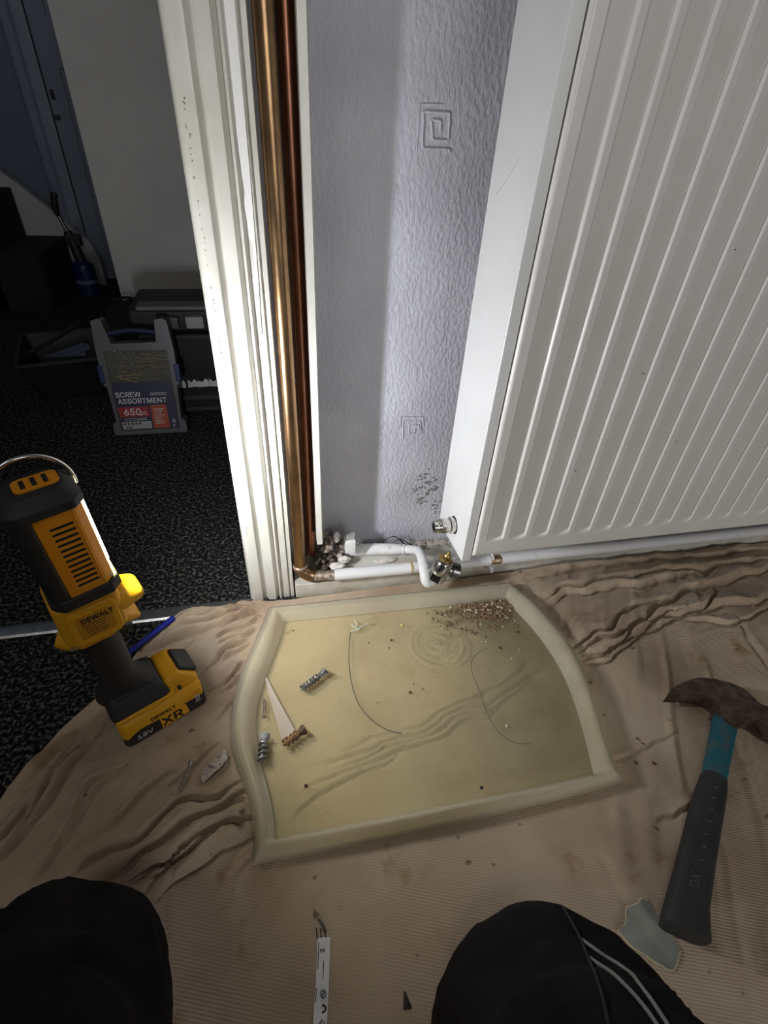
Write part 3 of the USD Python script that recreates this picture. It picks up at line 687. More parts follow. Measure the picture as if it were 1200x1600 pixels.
# loose valve on the crook: chrome body, brass spindle, side outlet
va = np.array([0.2350, 0.5660, 0.0465]); ad = np.array([0.42, 0.22, 0.88])
rv = thing("radiator_valve", "open chrome radiator valve with brass top on the end of the crooked pipe", "valve", va)
M = align_z(ad); M[:3, :3] *= 1.22
obj("compression_nut", put(Manifold.cylinder(0.010, 0.0128, 0.0128, 6), M), M_chrome, rv)
obj("body", put(lathe([(0.0105, 0.009), (0.0122, 0.011), (0.0128, 0.016), (0.0132, 0.024), (0.0125, 0.028), (0.0128, 0.0285), (0.0128, 0.031), (0.0105, 0.032)], 32), M), M_chrome, rv, smooth=35)
hd = obj("brass_insert", put(lathe([(0.0105, 0.030), (0.0108, 0.034), (0.0098, 0.0355), (0.0075, 0.0362), (0.0055, 0.037), (0.0052, 0.0395), (0.0022, 0.0398), (0.0022, 0.044), (0.0012, 0.0445)], 28), M), M_brass, rv, smooth=35)
od = np.array([0.93, -0.18, -0.22]); od /= np.linalg.norm(od)
oc = ad / np.linalg.norm(ad) * 0.023
Mo = align_z(od); Mo[:3, :3] *= 1.15; Mo[:3, 3] = oc
obj("outlet", put(lathe([(0.0085, 0.004), (0.0085, 0.015), (0.0115, 0.016), (0.0115, 0.026), (0.0095, 0.027), (0.0075, 0.026), (0.007, 0.018)], 28), Mo), mat("dark_chrome", (0.25, 0.24, 0.22), 0.3, 1.0), rv, smooth=35)

# rubble where the pipes come out of the wall
rb = []
for i in range(230):
    x, y = random.uniform(0.052, 0.098), random.uniform(0.638, 0.676)
    rb.append(move(crumb(random.choice([0.0015, 0.002, 0.003, 0.0045, 0.006]), 800 + i, 2, 0.9), (x, y, 0.032 + random.random() ** 2 * 0.055 * (1 - abs(x - 0.066) / 0.05))))
tag(obj("plaster_rubble", cat(*rb), M_plaster, smooth=False), "heap of broken grey plaster in the wall corner below the batten", "rubble", kind="stuff")
db = [move(crumb(random.uniform(0.002, 0.006), 950 + i, 1, 0.8), (random.uniform(0.046, 0.078), random.uniform(0.622, 0.642), random.uniform(0.033, 0.060))) for i in range(46)]
tag(obj("dark_rubble", cat(*db), mat("sooty_plaster", lin(58, 50, 44), 0.95, color2=lin(120, 106, 92), cscale=200), smooth=False), "dark crumbling mortar behind the foot of the copper pipes", "rubble", kind="stuff")
for k, (c, r, s, lb) in enumerate([((0.083, 0.655, 0.080), 0.0085, (0.8, 0.5, 1.2), "pale blue white plaster flake stuck up against the wall corner"), ((0.080, 0.622, 0.046), 0.010, (1.3, 0.9, 0.55), "white plaster lump resting on the low pipe's end"), ((0.093, 0.632, 0.050), 0.0085, (1.2, 0.7, 0.8), "split white plaster piece between the two white pipes"), ((0.165, 0.635, 0.035), 0.012, (1.6, 0.5, 0.35), "flat pale plaster smear on the ledge under the sleeved pipe")]):
    m = crumb(r, 70 + k, 2, 1.0).apply_scale(s); tag(obj("plaster_chunk", move(m, c), mat(f"plaster_white_{k}", lin(226, 224, 220), 0.9, color2=lin(190, 180, 165), cscale=120), smooth=False), lb, "plaster")
br = rbox((0.095, 0.632, 0.062), (0.113, 0.652, 0.088), 0.002)
lip = box((0.0965, 0.6365, 0.084), (0.1115, 0.650, 0.098))
b_ = thing("plastic_bracket", "white plastic block standing on end beside the sleeved pipe", "bracket", (0.104, 0.642, 0.062))
obj("block", move(br, (-0.104, -0.642, -0.062)), M_pipepaint, b_); obj("upright", move(lip, (-0.104, -0.642, -0.062)), mat("grey_upright", lin(150, 148, 146), 0.7), b_)
wire = spline([(0.165, 0.668, 0.036), (0.172, 0.663, 0.058), (0.184, 0.660, 0.066), (0.196, 0.660, 0.058), (0.208, 0.664, 0.040), (0.198, 0.666, 0.052), (0.216, 0.667, 0.040), (0.225, 0.668, 0.030)], 60)
tag(obj("wire", tube(wire, 0.0009, 8), M_black), "thin black wire loop sticking up behind the sleeved pipe", "wire")

# ------------------------------------------------------------------ tray
FZ = 0.0125
sec = [(0.0, 0.0062), (0.012, 0.0105), (0.08, 0.0165), (0.2, 0.0245), (0.36, 0.0300), (0.5, 0.0312), (0.64, 0.0300), (0.78, 0.0250), (0.9, 0.0190), (0.97, FZ + 0.0035), (1.0, FZ + 0.0018)]
rings = [np.c_[ring_o + (ring_i - ring_o) * s, np.full(len(ring_o), z)] for s, z in sec]
n = len(ring_o)


def loft(rings):
    v = np.vstack(rings); f = []
    i, j = np.meshgrid(np.arange(len(rings) - 1), np.arange(n), indexing="ij"); k = (j + 1) % n
    q = np.stack([i * n + j, i * n + k, (i + 1) * n + k, (i + 1) * n + j], -1).reshape(-1, 4)
    return trimesh.Trimesh(v, np.vstack([q[:, [0, 1, 2]], q[:, [0, 2, 3]]]), process=False)


def shell(m, t):
    """closed-looking double skin: m and a copy t below along the normals"""
    _, _, nn = meshkit.arrays(m, True)
    low = trimesh.Trimesh(np.array(m.vertices) - nn * t, np.array(m.faces)[:, ::-1], process=False)
    return cat(m, low)


tr = thing("plastic_tray", "shallow translucent plastic tray with bowed sides holding rubble on the dust sheet", "tray", (0.16, 0.39, 0.0))
o = np.array([0.16, 0.39, 0.0])
rim = loft(rings)
lip_edge = loft([np.c_[ring_o, np.full(n, 0.0050)], rings[0]])
obj("rim", move(cat(shell(rim, 0.0016), lip_edge), -o), M_rim, tr, smooth=50)
cen = ring_i.mean(0); R = []
for s in np.linspace(1.0, 0.0, 90):
    p2d = cen + (ring_i - cen) * max(s, 1e-4)
    r = np.hypot(p2d[:, 0] - 0.212, p2d[:, 1] - 0.463)
    z = np.full(n, FZ + 0.0018) + 0.0008 * (meshkit.noise(np.c_[p2d * 25, np.zeros(n)], 61) - 0.5) * min(1, (1 - s) * 12)
    for rr, a, w in ((0.040, 0.0013, 0.0020), (0.0165, 0.0014, 0.0017), (0.004, 0.0024, 0.0016), (0.03, 0.0007, 0.0018)):
        z += a * np.exp(-(((r - rr) / w) ** 2))
    R.append(np.c_[p2d, z])
floor_m = loft(R)
fl_ = obj("tray_floor", move(shell(floor_m, 0.0016), -o), M_tray, tr, smooth=True)
crk = [[(0.085, 0.506), (0.076, 0.465), (0.073, 0.411), (0.080, 0.375), (0.104, 0.343), (0.126, 0.332)], [(0.289, 0.442), (0.249, 0.408), (0.248, 0.371), (0.248, 0.327), (0.258, 0.302), (0.289, 0.290)]]
M_crk = mat("crack_line", lin(104, 106, 88), 0.5)
for k, c in enumerate(crk):
    q = spline(c, 60); obj("crack", move(tube(np.c_[q, np.full(60, FZ + 0.0019)], 0.0007 if k == 0 else 0.0005, 6, squash=0.5), -o), M_crk, fl_)
FLOOR_Z = FZ + 0.0024

# brick dust pile, crumbs
pile = MPath([(0.2233, 0.5127), (0.2944, 0.529), (0.3457, 0.5295), (0.3514, 0.5156), (0.3474, 0.4927), (0.3132, 0.4901), (0.2741, 0.4872), (0.2387, 0.493)])
ms1, ms2 = [], []
i = 0
while len(ms1) + len(ms2) < 1300:
    x, y = random.uniform(0.215, 0.355), random.uniform(0.47, 0.53); i += 1
    near = math.exp(-(((x - 0.325) / 0.05) ** 2) - (((y - 0.522) / 0.022) ** 2))
    if random.random() > near * 1.3 + 0.05 or not i_path.contains_point((x, y)):
        continue
    r = random.choice([0.0005, 0.0006, 0.0007, 0.0008, 0.001, 0.0013, 0.0022]) * random.uniform(0.8, 1.2)
    (ms1 if random.random() < 0.75 else ms2).append(move(crumb(r, i, 0 if r < 0.0015 else 1), (x, y, FLOOR_Z + r * 0.4 + 0.004 * near * random.random())))
bp = thing("brick_dust", "spill of reddish brick dust and grit in the tray's far right corner", "rubble", (0.31, 0.51, FLOOR_Z))
o = np.array([0.31, 0.51, FLOOR_Z])
obj("red_grit", move(cat(*ms1), -o), M_brick, bp, smooth=False, kind="stuff"); obj("pale_grit", move(cat(*ms2), -o), M_crumb, bp, smooth=False, kind="stuff")
dust = [move(crumb(random.uniform(0.0004, 0.0009), 2000 + i, 0), (*q, FLOOR_Z + 0.0003)) for i, q in enumerate([(random.uniform(-0.04, 0.37), random.uniform(0.25, 0.53)) for _ in range(420)]) if i_path.contains_point(q, radius=-0.008)]
tag(obj("fine_grit", cat(*dust), M_crumb, smooth=False), "fine pale grit sprinkled all over the tray floor", "grit", kind="stuff")
chunks = [(0.2398, 0.4967, 4.5, 'b'), (0.1664, 0.5048, 2.6, 'y'), (0.1443, 0.4794, 1.6, 'd'), (0.2756, 0.4703, 1.9, 'd'), (0.2913, 0.4614, 1.5, 'd'), (0.3455, 0.4626, 2.0, 'd'), (0.3054, 0.4382, 2.0, 'd'), (0.2589, 0.4832, 2.0, 'd'), (0.3161, 0.4163, 1.8, 'p'), (0.2733, 0.4031, 1.6, 'p'), (0.1584, 0.4001, 1.7, 'p'), (0.1505, 0.387, 2.4, 'b'), (0.1689, 0.39, 1.8, 'p'), (0.2664, 0.3166, 2.4, 'p'), (0.2045, 0.2471, 2.0, 'k'), (-0.002, 0.2872, 2.2, 'd'), (0.1374, 0.4661, 1.2, 'd'), (0.1354, 0.5296, 1.4, 'p'), (-0.0016, 0.522, 1.3, 'd'), (0.1087, 0.4804, 1.2, 'd'), (0.1315, 0.3315, 1.4, 'p'), (0.0948, 0.3181, 1.2, 'p'), (0.3334, 0.4299, 1.5, 'p'), (0.2882, 0.4532, 1.3, 'p'), (0.2588, 0.4989, 2.2, 'b'), (0.2132, 0.5225, 1.6, 'b'), (0.1029, 0.3803, 1.3, 'p')]
cm = {'b': M_brick, 'p': M_crumb, 'd': M_brown, 'k': M_ink, 'y': mat("yellow_crumb", lin(206, 192, 110), 0.8)}
own = {0: "largest reddish brown brick lump in the tray, left of the brick dust spill", 1: "yellowish wood fibre ball near the tray's far edge", 13: "cream stone chip on the right half of the tray", 14: "black speck near the tray's front edge right of centre", 7: "brown clump just in front of the brick dust spill", 5: "flat brown crumb next to the tray's right rim", 15: "dark brown crumb in the tray's front left quarter", 11: "reddish crumb in the middle of the tray"}
rest = {"b": [], "p": [], "d": []}
for k, (x, y, r, c) in enumerate(chunks):
    m = move(crumb(r / 1000, 100 + k, 1), (x, y, FLOOR_Z + r / 1000 * 0.5))
    if k in own:
        tag(obj("crumb", m, cm[c], smooth=False), own[k], "crumb")
    else:
        rest[c].append(m)
lc = thing("loose_crumbs", "tiny scattered brick, plaster and brown crumbs dotted over the tray floor", "crumbs", (0.15, 0.4, FLOOR_Z), kind="stuff")
for nm, c in (("brick_crumbs", "b"), ("plaster_crumbs", "p"), ("brown_crumbs", "d")):
    obj(nm, move(cat(*rest[c]), (-0.15, -0.4, -FLOOR_Z)), cm[c], lc, smooth=False, kind="stuff")
tw = spline([(0.085, 0.5045, 0), (0.0948, 0.5100, 0.002), (0.0933, 0.5249, 0.004)], 12); tw2 = spline([(0.0928, 0.5052, 0), (0.104, 0.5102, 0.003), (0.1172, 0.5158, 0.001)], 12); tw3 = spline([(0.088, 0.5175, 0.003), (0.093, 0.512, 0.001), (0.101, 0.508, 0)], 8)
tag(obj("paint_curl", cat(*[tube(t + [0, 0, FLOOR_Z + 0.001], 0.0009, 6) for t in (tw, tw2, tw3)]), mat("green_white_paint", lin(196, 206, 186), 0.7)), "curled sliver of greenish white paint near the tray's back edge", "paint curl")
tri = [(-0.0464, 0.4492), (-0.0328, 0.4131), (-0.0213, 0.387), (-0.0083, 0.3575), (-0.0273, 0.3479), (-0.0316, 0.3796)]
tri_v = lerp_path([(-0.0464, 0.4492), (-0.031, 0.395), (-0.0178, 0.3527)], 30)
ws = np.linspace(0.0008, 0.0098, 30)
tt = np.gradient(tri_v, axis=0); tt /= np.linalg.norm(tt, axis=1, keepdims=True); nn = np.c_[-tt[:, 1], tt[:, 0]]
cols = [np.c_[tri_v + nn * (ws * s)[:, None], FLOOR_Z + 0.0004 + 0.0006 * np.full(30, abs(math.sin(s * 2.2))) * np.linspace(0.2, 1, 30)] for s in np.linspace(-1, 1, 9)]
tag(obj("torn_strip", shell(grid_mesh(np.stack(cols, 1)), 0.0003), mat("pale_tape", lin(190, 176, 160), 0.8)), "creased pale triangular strip of tape on the tray floor by the brown plug", "tape")

# ------------------------------------------------------------------ screws and wall plugs
def helix(r, pitch, x0, x1, taper=None, n=14):
    k = int(abs(x1 - x0) / pitch * n) + 2; xs_ = np.linspace(x0, x1, k); a = (xs_ - x0) / pitch * 2 * np.pi
    rr = r if taper is None else np.interp(xs_, [x0, x1], [r, taper])
    return np.c_[xs_, rr * np.cos(a), rr * np.sin(a)]


def lay_x(prof, n=20):
    return put(lathe(prof, n), np.array([[0, 0, 1, 0], [1, 0, 0, 0], [0, 1, 0, 0], [0, 0, 0, 1.0]]))


def make_screw(name, label, loc, rz, L, r, hr, m, tilt=0.0):
    t = thing(name, label, "screw", loc, rz)
    obj("shank", lay_x([(0.0002, 0), (r * 0.8, r * 2.5), (r * 0.8, L - r * 2)]), m, t)
    obj("thread", tube(helix(r * 0.85, r * 1.3, r * 2, L * 0.72, n=10), r * 0.28, 5), m, t)
    obj("head", lay_x([(r * 0.8, L - hr * 1.1), (hr, L - 0.0006), (hr, L), (hr * 0.4, L), (hr * 0.3, L - 0.0008)]), m, t)
    return t


ang = lambda a, b: math.degrees(math.atan2(b[1] - a[1], b[0] - a[0]))
make_screw("screw", "small bright screw standing out beside the tray's left rim, inside the tray", (-0.0475, 0.412, FLOOR_Z + 0.0024), ang((-0.0475, 0.412), (-0.0485, 0.384)), 0.028, 0.0017, 0.0034, M_steel)
make_screw("screw", "longer dull screw lying on the dust sheet outside the tray", (-0.146, 0.302, max(float(cloth_h(-0.146 + 0.011 * q, 0.302 + 0.033 * q)) for q in np.linspace(0, 1, 12)) + 0.0036), ang((-0.146, 0.302), (-0.135, 0.335)), 0.036, 0.0019, 0.0037, mat("dull_steel", (0.30, 0.27, 0.25), 0.45, 0.9))


def make_plug(label, a, b, r, m, m2, z=FLOOR_Z, screw_head=True):
    a, b = np.array(a), np.array(b); L = np.linalg.norm(b - a)
    t = thing("wall_fixing", label, "wall fixing", (*a, z + r * 1.08), ang(a, b))
    obj("core", lay_x([(r * 0.25, 0.0), (r * 0.55, r * 0.8), (r * 0.62, L * 0.72)]), m, t)
    obj("spiral", tube(helix(r * 0.7, r * 0.95, r * 0.4, L * 0.66, r * 0.78, n=16), r * 0.27, 7), m, t)
    if screw_head:
        obj("flange", lay_x([(r * 0.6, L * 0.68), (r * 0.72, L * 0.78), (r * 1.02, L * 0.88), (r * 1.05, L * 0.97), (r * 0.5, L * 0.97), (r * 0.4, L * 0.9)]), m2, t)
    return t


make_plug("silvery spiral wall fixing with a screw head in the tray's lit half", (0.002, 0.413), (0.040, 0.438), 0.0058, M_screwplug, M_steel)
make_plug("brown stained wall plug at the end of the pale tape strip", (-0.026, 0.339), (0.003, 0.356), 0.0062, mat("brown_plug", lin(150, 116, 76), 0.6, color2=lin(90, 66, 44), cscale=200), mat("brown_plug_end", lin(84, 62, 46), 0.6), screw_head=True)
make_plug("grey wall plug with torn end against the tray's left rim", (-0.052, 0.322), (-0.0475, 0.357), 0.0066, M_screwplug, mat("plug_grey_end", lin(176, 174, 172), 0.6, color2=lin(120, 116, 112), cscale=200))

# ------------------------------------------------------------------ bits on the sheet
tp = [(-0.1241, 0.3188), (-0.1203, 0.3281), (-0.1073, 0.3375), (-0.0985, 0.3504), (-0.0935, 0.3440), (-0.0925, 0.3350), (-0.1015, 0.3246), (-0.1192, 0.3104)]
tz = max(float(cloth_h(x, y)) for x, y in tp)


def wavy_sheet(poly, z, t, amp, seed, sub=0.003):
    m = tm(CrossSection([np.array(poly)], m3.FillRule.NonZero).extrude(t).refine_to_length(sub)).copy(); vv = np.array(m.vertices)
    vv[:, 2] += z + amp * (meshkit.noise(np.c_[vv[:, :2] * 90, np.zeros(len(vv))], seed) - 0.3); m.vertices = vv; return m


tag(obj("scrap", wavy_sheet(tp, tz + 0.0005, 0.0012, 0.009, 5), mat("scrap_paper", lin(182, 172, 162), 0.85, color2=lin(110, 100, 94), cscale=160, cpos=(0.45, 0.65), bump=0.6, bscale=350), smooth=40), "crumpled pale plaster covered scrap leaning at the tray's left rim", "scrap")
flk = [(0.3364, 0.1115), (0.3436, 0.1084), (0.3422, 0.0986), (0.3505, 0.091), (0.3485, 0.0657), (0.3402, 0.0584), (0.3299, 0.0541), (0.3219, 0.061), (0.304, 0.0769), (0.2971, 0.0912), (0.3081, 0.097), (0.3156, 0.1065)]
fk = thing("paint_flake", "grey green flake of old paint lying beside the hammer's grip", "paint flake", (0.325, 0.08, 0.0))
fz = max(float(cloth_h(x, y)) for x, y in flk) + 0.0006
fpath = np.array(flk)
jag = np.vstack([fpath[k] + (fpath[(k + 1) % len(fpath)] - fpath[k]) * s + RNG.normal(0, 0.0008, 2) for k in range(len(fpath)) for s in (0, 0.33, 0.66)])
obj("flake", move(wavy_sheet(jag, fz, 0.0012, 0.002, 9), (-0.325, -0.08, 0)), mat("flake_paint", lin(140, 143, 132), 0.55, color2=lin(116, 119, 110), cscale=30), fk, smooth=40)
cen_ = jag.mean(0)
obj("underside", move(wavy_sheet(cen_ + (jag - cen_) * 1.06, fz - 0.0009, 0.0008, 0.002, 9), (-0.325, -0.08, 0)), mat("flake_edge", lin(206, 196, 160), 0.8), fk, smooth=40, label="cream broken edge of the flake")

# white label strip
ps = thing("label_strip", "narrow white printed strip with recycling marks lying between the knees", "label", (0.0, 0.11, 0.0))
cl_pts = lerp_path([(0.0028, 0.1435), (-0.002, 0.112), (-0.0075, 0.083), (-0.010, 0.068)], 40)
tt = np.gradient(cl_pts, axis=0); tt /= np.linalg.norm(tt, axis=1, keepdims=True); nn = np.c_[-tt[:, 1], tt[:, 0]]
sz = max(float(cloth_h(*q)) for q in cl_pts) + 0.0008
rows = np.stack([np.c_[cl_pts + nn * (0.0062 * s) - [0, 0.11], np.full(40, sz) + 0.0006 * np.sin(np.arange(40) * 0.5 + s)] for s in np.linspace(-1, 1, 5)], 1)
obj("strip", shell(grid_mesh(rows), 0.0003), mat("white_strip", lin(226, 226, 228), 0.45, color2=lin(206, 206, 210), cscale=60), ps)
tip_ = spline([(0.0006, 0.144, 0.0), (-0.0006, 0.151, 0.0015), (-0.001, 0.1575, 0.0035), (0.0005, 0.1575, 0.004)], 16)
tl = [tube(spline([(0.0045 - 0.004 * k, 0.1435, 0.0), (0.0042 - 0.004 * k, 0.150 + 0.001 * k, 0.0008)], 2) + [0, -0.11, sz], 0.0005, 6) for k in range(3)]
curl = [np.c_[lerp_path([(0.0048, 0.147), (0.002, 0.154), (-0.0012, 0.1585)], 14) + np.array([s * 0.0017, 0]) - [0, 0.11], np.full(14, sz) + np.linspace(0.0, 0.004, 14)] for s in (-1, 0, 1)]
obj("curled_tip", shell(grid_mesh(np.stack(curl, 1)), 0.0003), mat("grey_tip", lin(86, 82, 76), 0.6), ps, label="dark curled tip")
mk = list(tl)
cx, cy, zt = 0.0, 0.0, sz + 0.0012
def on_strip(k, s):
    q = cl_pts[k] + nn[k] * 0.0062 * s; return np.array([q[0], q[1] - 0.11, sz + 0.0008])
def loop(k, s, r, a0, a1, w=0.0004):
    c = on_strip(k, s); return tube([c + [r * math.cos(a), r * math.sin(a), 0] for a in np.linspace(a0, a1, 18)], w, 5, squash=0.6)
mk.append(text("2", 0.0042, on_strip(6, 0.2), (0, 1, 0), (-1, 0, 0), 0.0004, True))
mk += [loop(21, 0.25, 0.0024, 0, 6.28), tube([on_strip(21, 0.25) + [-0.001, -0.001, 0], on_strip(21, 0.25) + [0.001, 0.0012, 0]], 0.0005, 5), loop(26, 0.35, 0.0022, -2.2, 1.9, 0.0009),
       tube([on_strip(31, 0.3) + np.array(q) for q in [(-0.0024, 0, 0), (0, 0.0024, 0), (0.0024, 0, 0), (0, -0.0024, 0), (-0.0024, 0, 0)]], 0.0004, 5)]
mk += [tube([on_strip(2, -0.75), on_strip(12, -0.75)], 0.00035, 5), tube([on_strip(9, 0.1), on_strip(16, 0.1)], 0.0003, 5), tube([on_strip(19, -0.8), on_strip(24, -0.8)], 0.0003, 5), tube([on_strip(35, 0.7), on_strip(35, -0.1)], 0.0009, 5)]
obj("print", cat(*mk), M_ink, ps, label="black symbols and lines")
wz = float(cloth_h(0.072, 0.083))
tag(obj("dark_chip", move(hull(sph((0, 0.0065, 0.001), 0.0008, 8), sph((-0.003, -0.004, 0.001), 0.001, 8), sph((0.003, -0.0045, 0.001), 0.001, 8), sph((0.001, -0.002, 0.003), 0.001, 8)), (0.072, 0.083, wz)), mat("dark_chip", (0.02, 0.018, 0.015), 0.7)), "black wedge shaped chip on the dust sheet between the knees", "chip")
for k, (x, y) in enumerate([(0.415, 0.243), (0.438, 0.238)]):
    tag(obj("grit_speck", move(crumb(0.0022, 30 + k, 1), (x, y, float(cloth_h(x, y)) + 0.0008)), M_brown, smooth=False), ("dark speck on the dust sheet farther from the hammer's shaft", "dark speck on the dust sheet close to the hammer's shaft")[k], "speck")
pe = thing("pen", "dark blue pen poking out from under the sheet's edge behind the lamp", "pen", (-0.231, 0.520, 0.021), ang((-0.226, 0.527), (-0.180, 0.574)))
obj("barrel", lay_x([(0.0035, -0.05), (0.004, -0.045), (0.004, 0.05)]), M_blue, pe); obj("cap", lay_x([(0.0045, 0.045), (0.0045, 0.072), (0.003, 0.0735)]), M_blue, pe)

# ------------------------------------------------------------------ work lamp
lz = 0.0092
lt = thing("work_lamp", "yellow and black cordless work lamp standing lit on its battery at the sheet's left", "lamp", (*LAMP, lz), LAMP_RZ)
ba = obj("battery", rboxz((-0.029, -0.0375, 0.0), (0.078, 0.0375, 0.024), 0.008), M_black, lt, label="black and yellow slide battery")
shell_ = hull(rboxz((-0.029, -0.038, 0.016), (0.076, 0.038, 0.042), 0.008), rboxz((-0.027, -0.033, 0.038), (0.074, 0.033, 0.047), 0.007))
# black wave along the near side: cut away the yellow where the label shows
wave = [(-0.04, 0.01), (0.082, 0.01), (0.082, 0.034), (0.066, 0.036), (0.054, 0.034), (0.046, 0.026), (0.036, 0.0225), (0.024, 0.0225), (0.016, 0.0235), (-0.006, 0.0255), (-0.016, 0.022), (-0.028, 0.014)]
cut = put(prism(wave, 0.012), np.array([[1, 0, 0, 0], [0, 0, 1, -0.0485], [0, 1, 0, 0], [0, 0, 0, 1.0]]))
def man(m):
    m = tm(m); return Manifold(m3.Mesh(np.array(m.vertices, np.float32), np.array(m.faces, np.uint32)))
cutm = prism(wave, 0.0118).rotate((90, 0, 0)).translate((0, -0.0365, 0))
obj("upper_shell", shell_ - cutm, M_yellow, ba)
obj("front_hump", hull(rbox((0.034, -0.029, 0.040), (0.076, 0.029, 0.055), 0.006), rbox((0.036, -0.026, 0.05), (0.060, 0.026, 0.070), 0.006)), M_yellow, ba)
obj("rail_ledge", rboxz((-0.0285, -0.0345, 0.046), (0.045, 0.0345, 0.053), 0.006), M_yellow, ba)
rel = hull(sph((0.060, -0.016, 0.068), 0.003, 10), sph((0.060, 0.016, 0.068), 0.003, 10), sph((0.0765, -0.017, 0.054), 0.003, 10), sph((0.0765, 0.017, 0.054), 0.003, 10), sph((0.072, 0.0, 0.050), 0.003, 10))
rb_ = obj("release_button", rel, M_black, ba)
sx_, sz_ = np.array([0.060, 0.068]), np.array([0.0765, 0.054])
obj("battery_slot", box((0.048, -0.0335, 0.050), (0.052, -0.0300, 0.0545)), M_dark, ba)
obj("battery_slot", box((-0.0296, -0.020, 0.034), (-0.025, -0.012, 0.038)), M_dark, ba)
YN = -0.0377
obj("label_yellow", put(prism([(0.016, 0.002), (0.026, 0.002), (0.052, 0.004), (0.050, 0.0215), (0.046, 0.026), (0.016, 0.0245)], 0.0004), np.array([[1, 0, 0, 0], [0, 0, -1, YN + 0.0003], [0, 1, 0, 0], [0, 0, 0, 1.0]])), M_yellow, ba)
tx = lambda s, h, x, z, b=True, y=YN: text(s, h, (x, y, z), (1, 0, 0), (0, 0, 1), 0.0004, b)
obj("print_light", cat(tx("18V", 0.0075, -0.015, 0.0075), tx("5", 0.0085, 0.062, 0.0205), tx("Ah", 0.004, 0.062, 0.0145)), M_white_ink, ba, label="pale lettering", kind="stuff")
obj("print_dark", cat(tx("DEWALT", 0.0056, 0.006, 0.0285, True, -0.0381), tx("XR", 0.0150, 0.0165, 0.0055, True, YN - 0.0003)), M_ink, ba, label="black lettering")
# foot shroud and handle
foot = hull(*[sph((x, y, 0.055), 0.006, 12) for x in (-0.025, 0.034) for y in (-0.027, 0.027)], *[sph((x, y, 0.068), 0.007, 12) for x in (-0.020, 0.028) for y in (-0.020, 0.020)])
neck = hull(sph((-0.020, 0, 0.068), 0.016, 16), sph((0.018, -0.008, 0.068), 0.014, 16), sph((0.018, 0.008, 0.068), 0.014, 16), sph((-0.004, 0, 0.092), 0.0195, 20))
hand = hull(sph((-0.004, 0, 0.090), 0.0195, 20), sph((-0.006, 0, 0.188), 0.021, 20))
skin = (foot + neck + hand).refine_to_length(0.005)
hm = tm(skin); hm = trimesh.Trimesh(hm.vertices, hm.faces); trimesh.smoothing.filter_taubin(hm, iterations=14)
obj("handle", hm, M_rubber, lt, smooth=True, label="black rubber grip and foot")
obj("foot_clip", rbox((0.006, -0.0365, 0.047), (0.022, -0.034, 0.0525), 0.001), M_yellow, lt)
PVM = np.array([[1, 0, 0, 0], [0, 1, 0, 0], [0, 0, 1.13, 0.027], [0, 0, 0, 1.0]])
PV = lambda m: put(m, PVM)
# yellow pivot housing
piv = hull(rbox((-0.036, -0.025, 0.142), (0.026, 0.025, 0.196), 0.007, 14), rbox((-0.030, -0.022, 0.132), (0.012, 0.022, 0.15), 0.007, 14))
ph_ = obj("pivot_housing", PV(piv), M_yellow, lt, label="yellow pivot housing")
obj("housing_lug", PV(cat(hull(sph((0.022, -0.014, 0.168), 0.011, 14), sph((0.022, 0.014, 0.168), 0.011, 14), sph((0.042, -0.010, 0.166), 0.0085, 14), sph((0.042, 0.010, 0.166), 0.0085, 14)), hull(sph((0.016, -0.014, 0.148), 0.008, 12), sph((0.016, 0.014, 0.148), 0.008, 12), sph((0.036, -0.008, 0.136), 0.004, 12), sph((0.036, 0.008, 0.136), 0.004, 12)), hull(sph((-0.030, -0.012, 0.140), 0.008, 12), sph((-0.030, 0.012, 0.140), 0.008, 12), sph((-0.040, 0.0, 0.136), 0.006, 12)))), M_yellow, ph_, smooth=40)
bossp = np.array([[1, 0, 0, -0.004], [0, 0, -1, -0.0225], [0, 1, 0, 0.164], [0, 0, 0, 1.0]])
boss = CrossSection.square((0.030, 0.026), True).offset(0.009, m3.JoinType.Round, 2, 24)
obj("side_boss", put(hull(boss.extrude(0.003), boss.offset(-0.0015, m3.JoinType.Round, 2, 24).extrude(0.0042)), PVM @ bossp), M_yellow, ph_)
pl = CrossSection.square((0.026, 0.020), True).offset(0.004, m3.JoinType.Round, 2, 24)
obj("rating_label", put(pl.extrude(0.0003), PVM @ bossp @ np.array([[1, 0, 0, 0], [0, 1, 0, 0], [0, 0, 1, 0.0042], [0, 0, 0, 1.0]])), mat("label_amber", (0.55, 0.25, 0.01), 0.5), ph_)
bt = [tx("DEWALT", 0.0055, -0.0165, 0.1695, True, -0.0270)]
for k in range(5):
    bt.append(box((-0.0165 + 0.001 * k, -0.0271, 0.1660 - 0.0032 * k), (0.006 - 0.0015 * (k % 3), -0.0269, 0.1668 - 0.0032 * k)))
obj("label_print", PV(cat(*bt)), M_ink, ph_, label="black maker's lettering and small print")
obj("trigger", PV(hull(sph((0.018, -0.006, 0.132), 0.004, 10), sph((0.018, 0.006, 0.132), 0.004, 10), sph((0.026, 0.0, 0.122), 0.004, 10), sph((0.014, 0, 0.116), 0.004, 10))), M_black, lt)
obj("housing_screw", PV(cyl((-0.032, -0.0265, 0.145), (-0.032, -0.0245, 0.145), 0.0022, n=12)), M_steel, ph_)
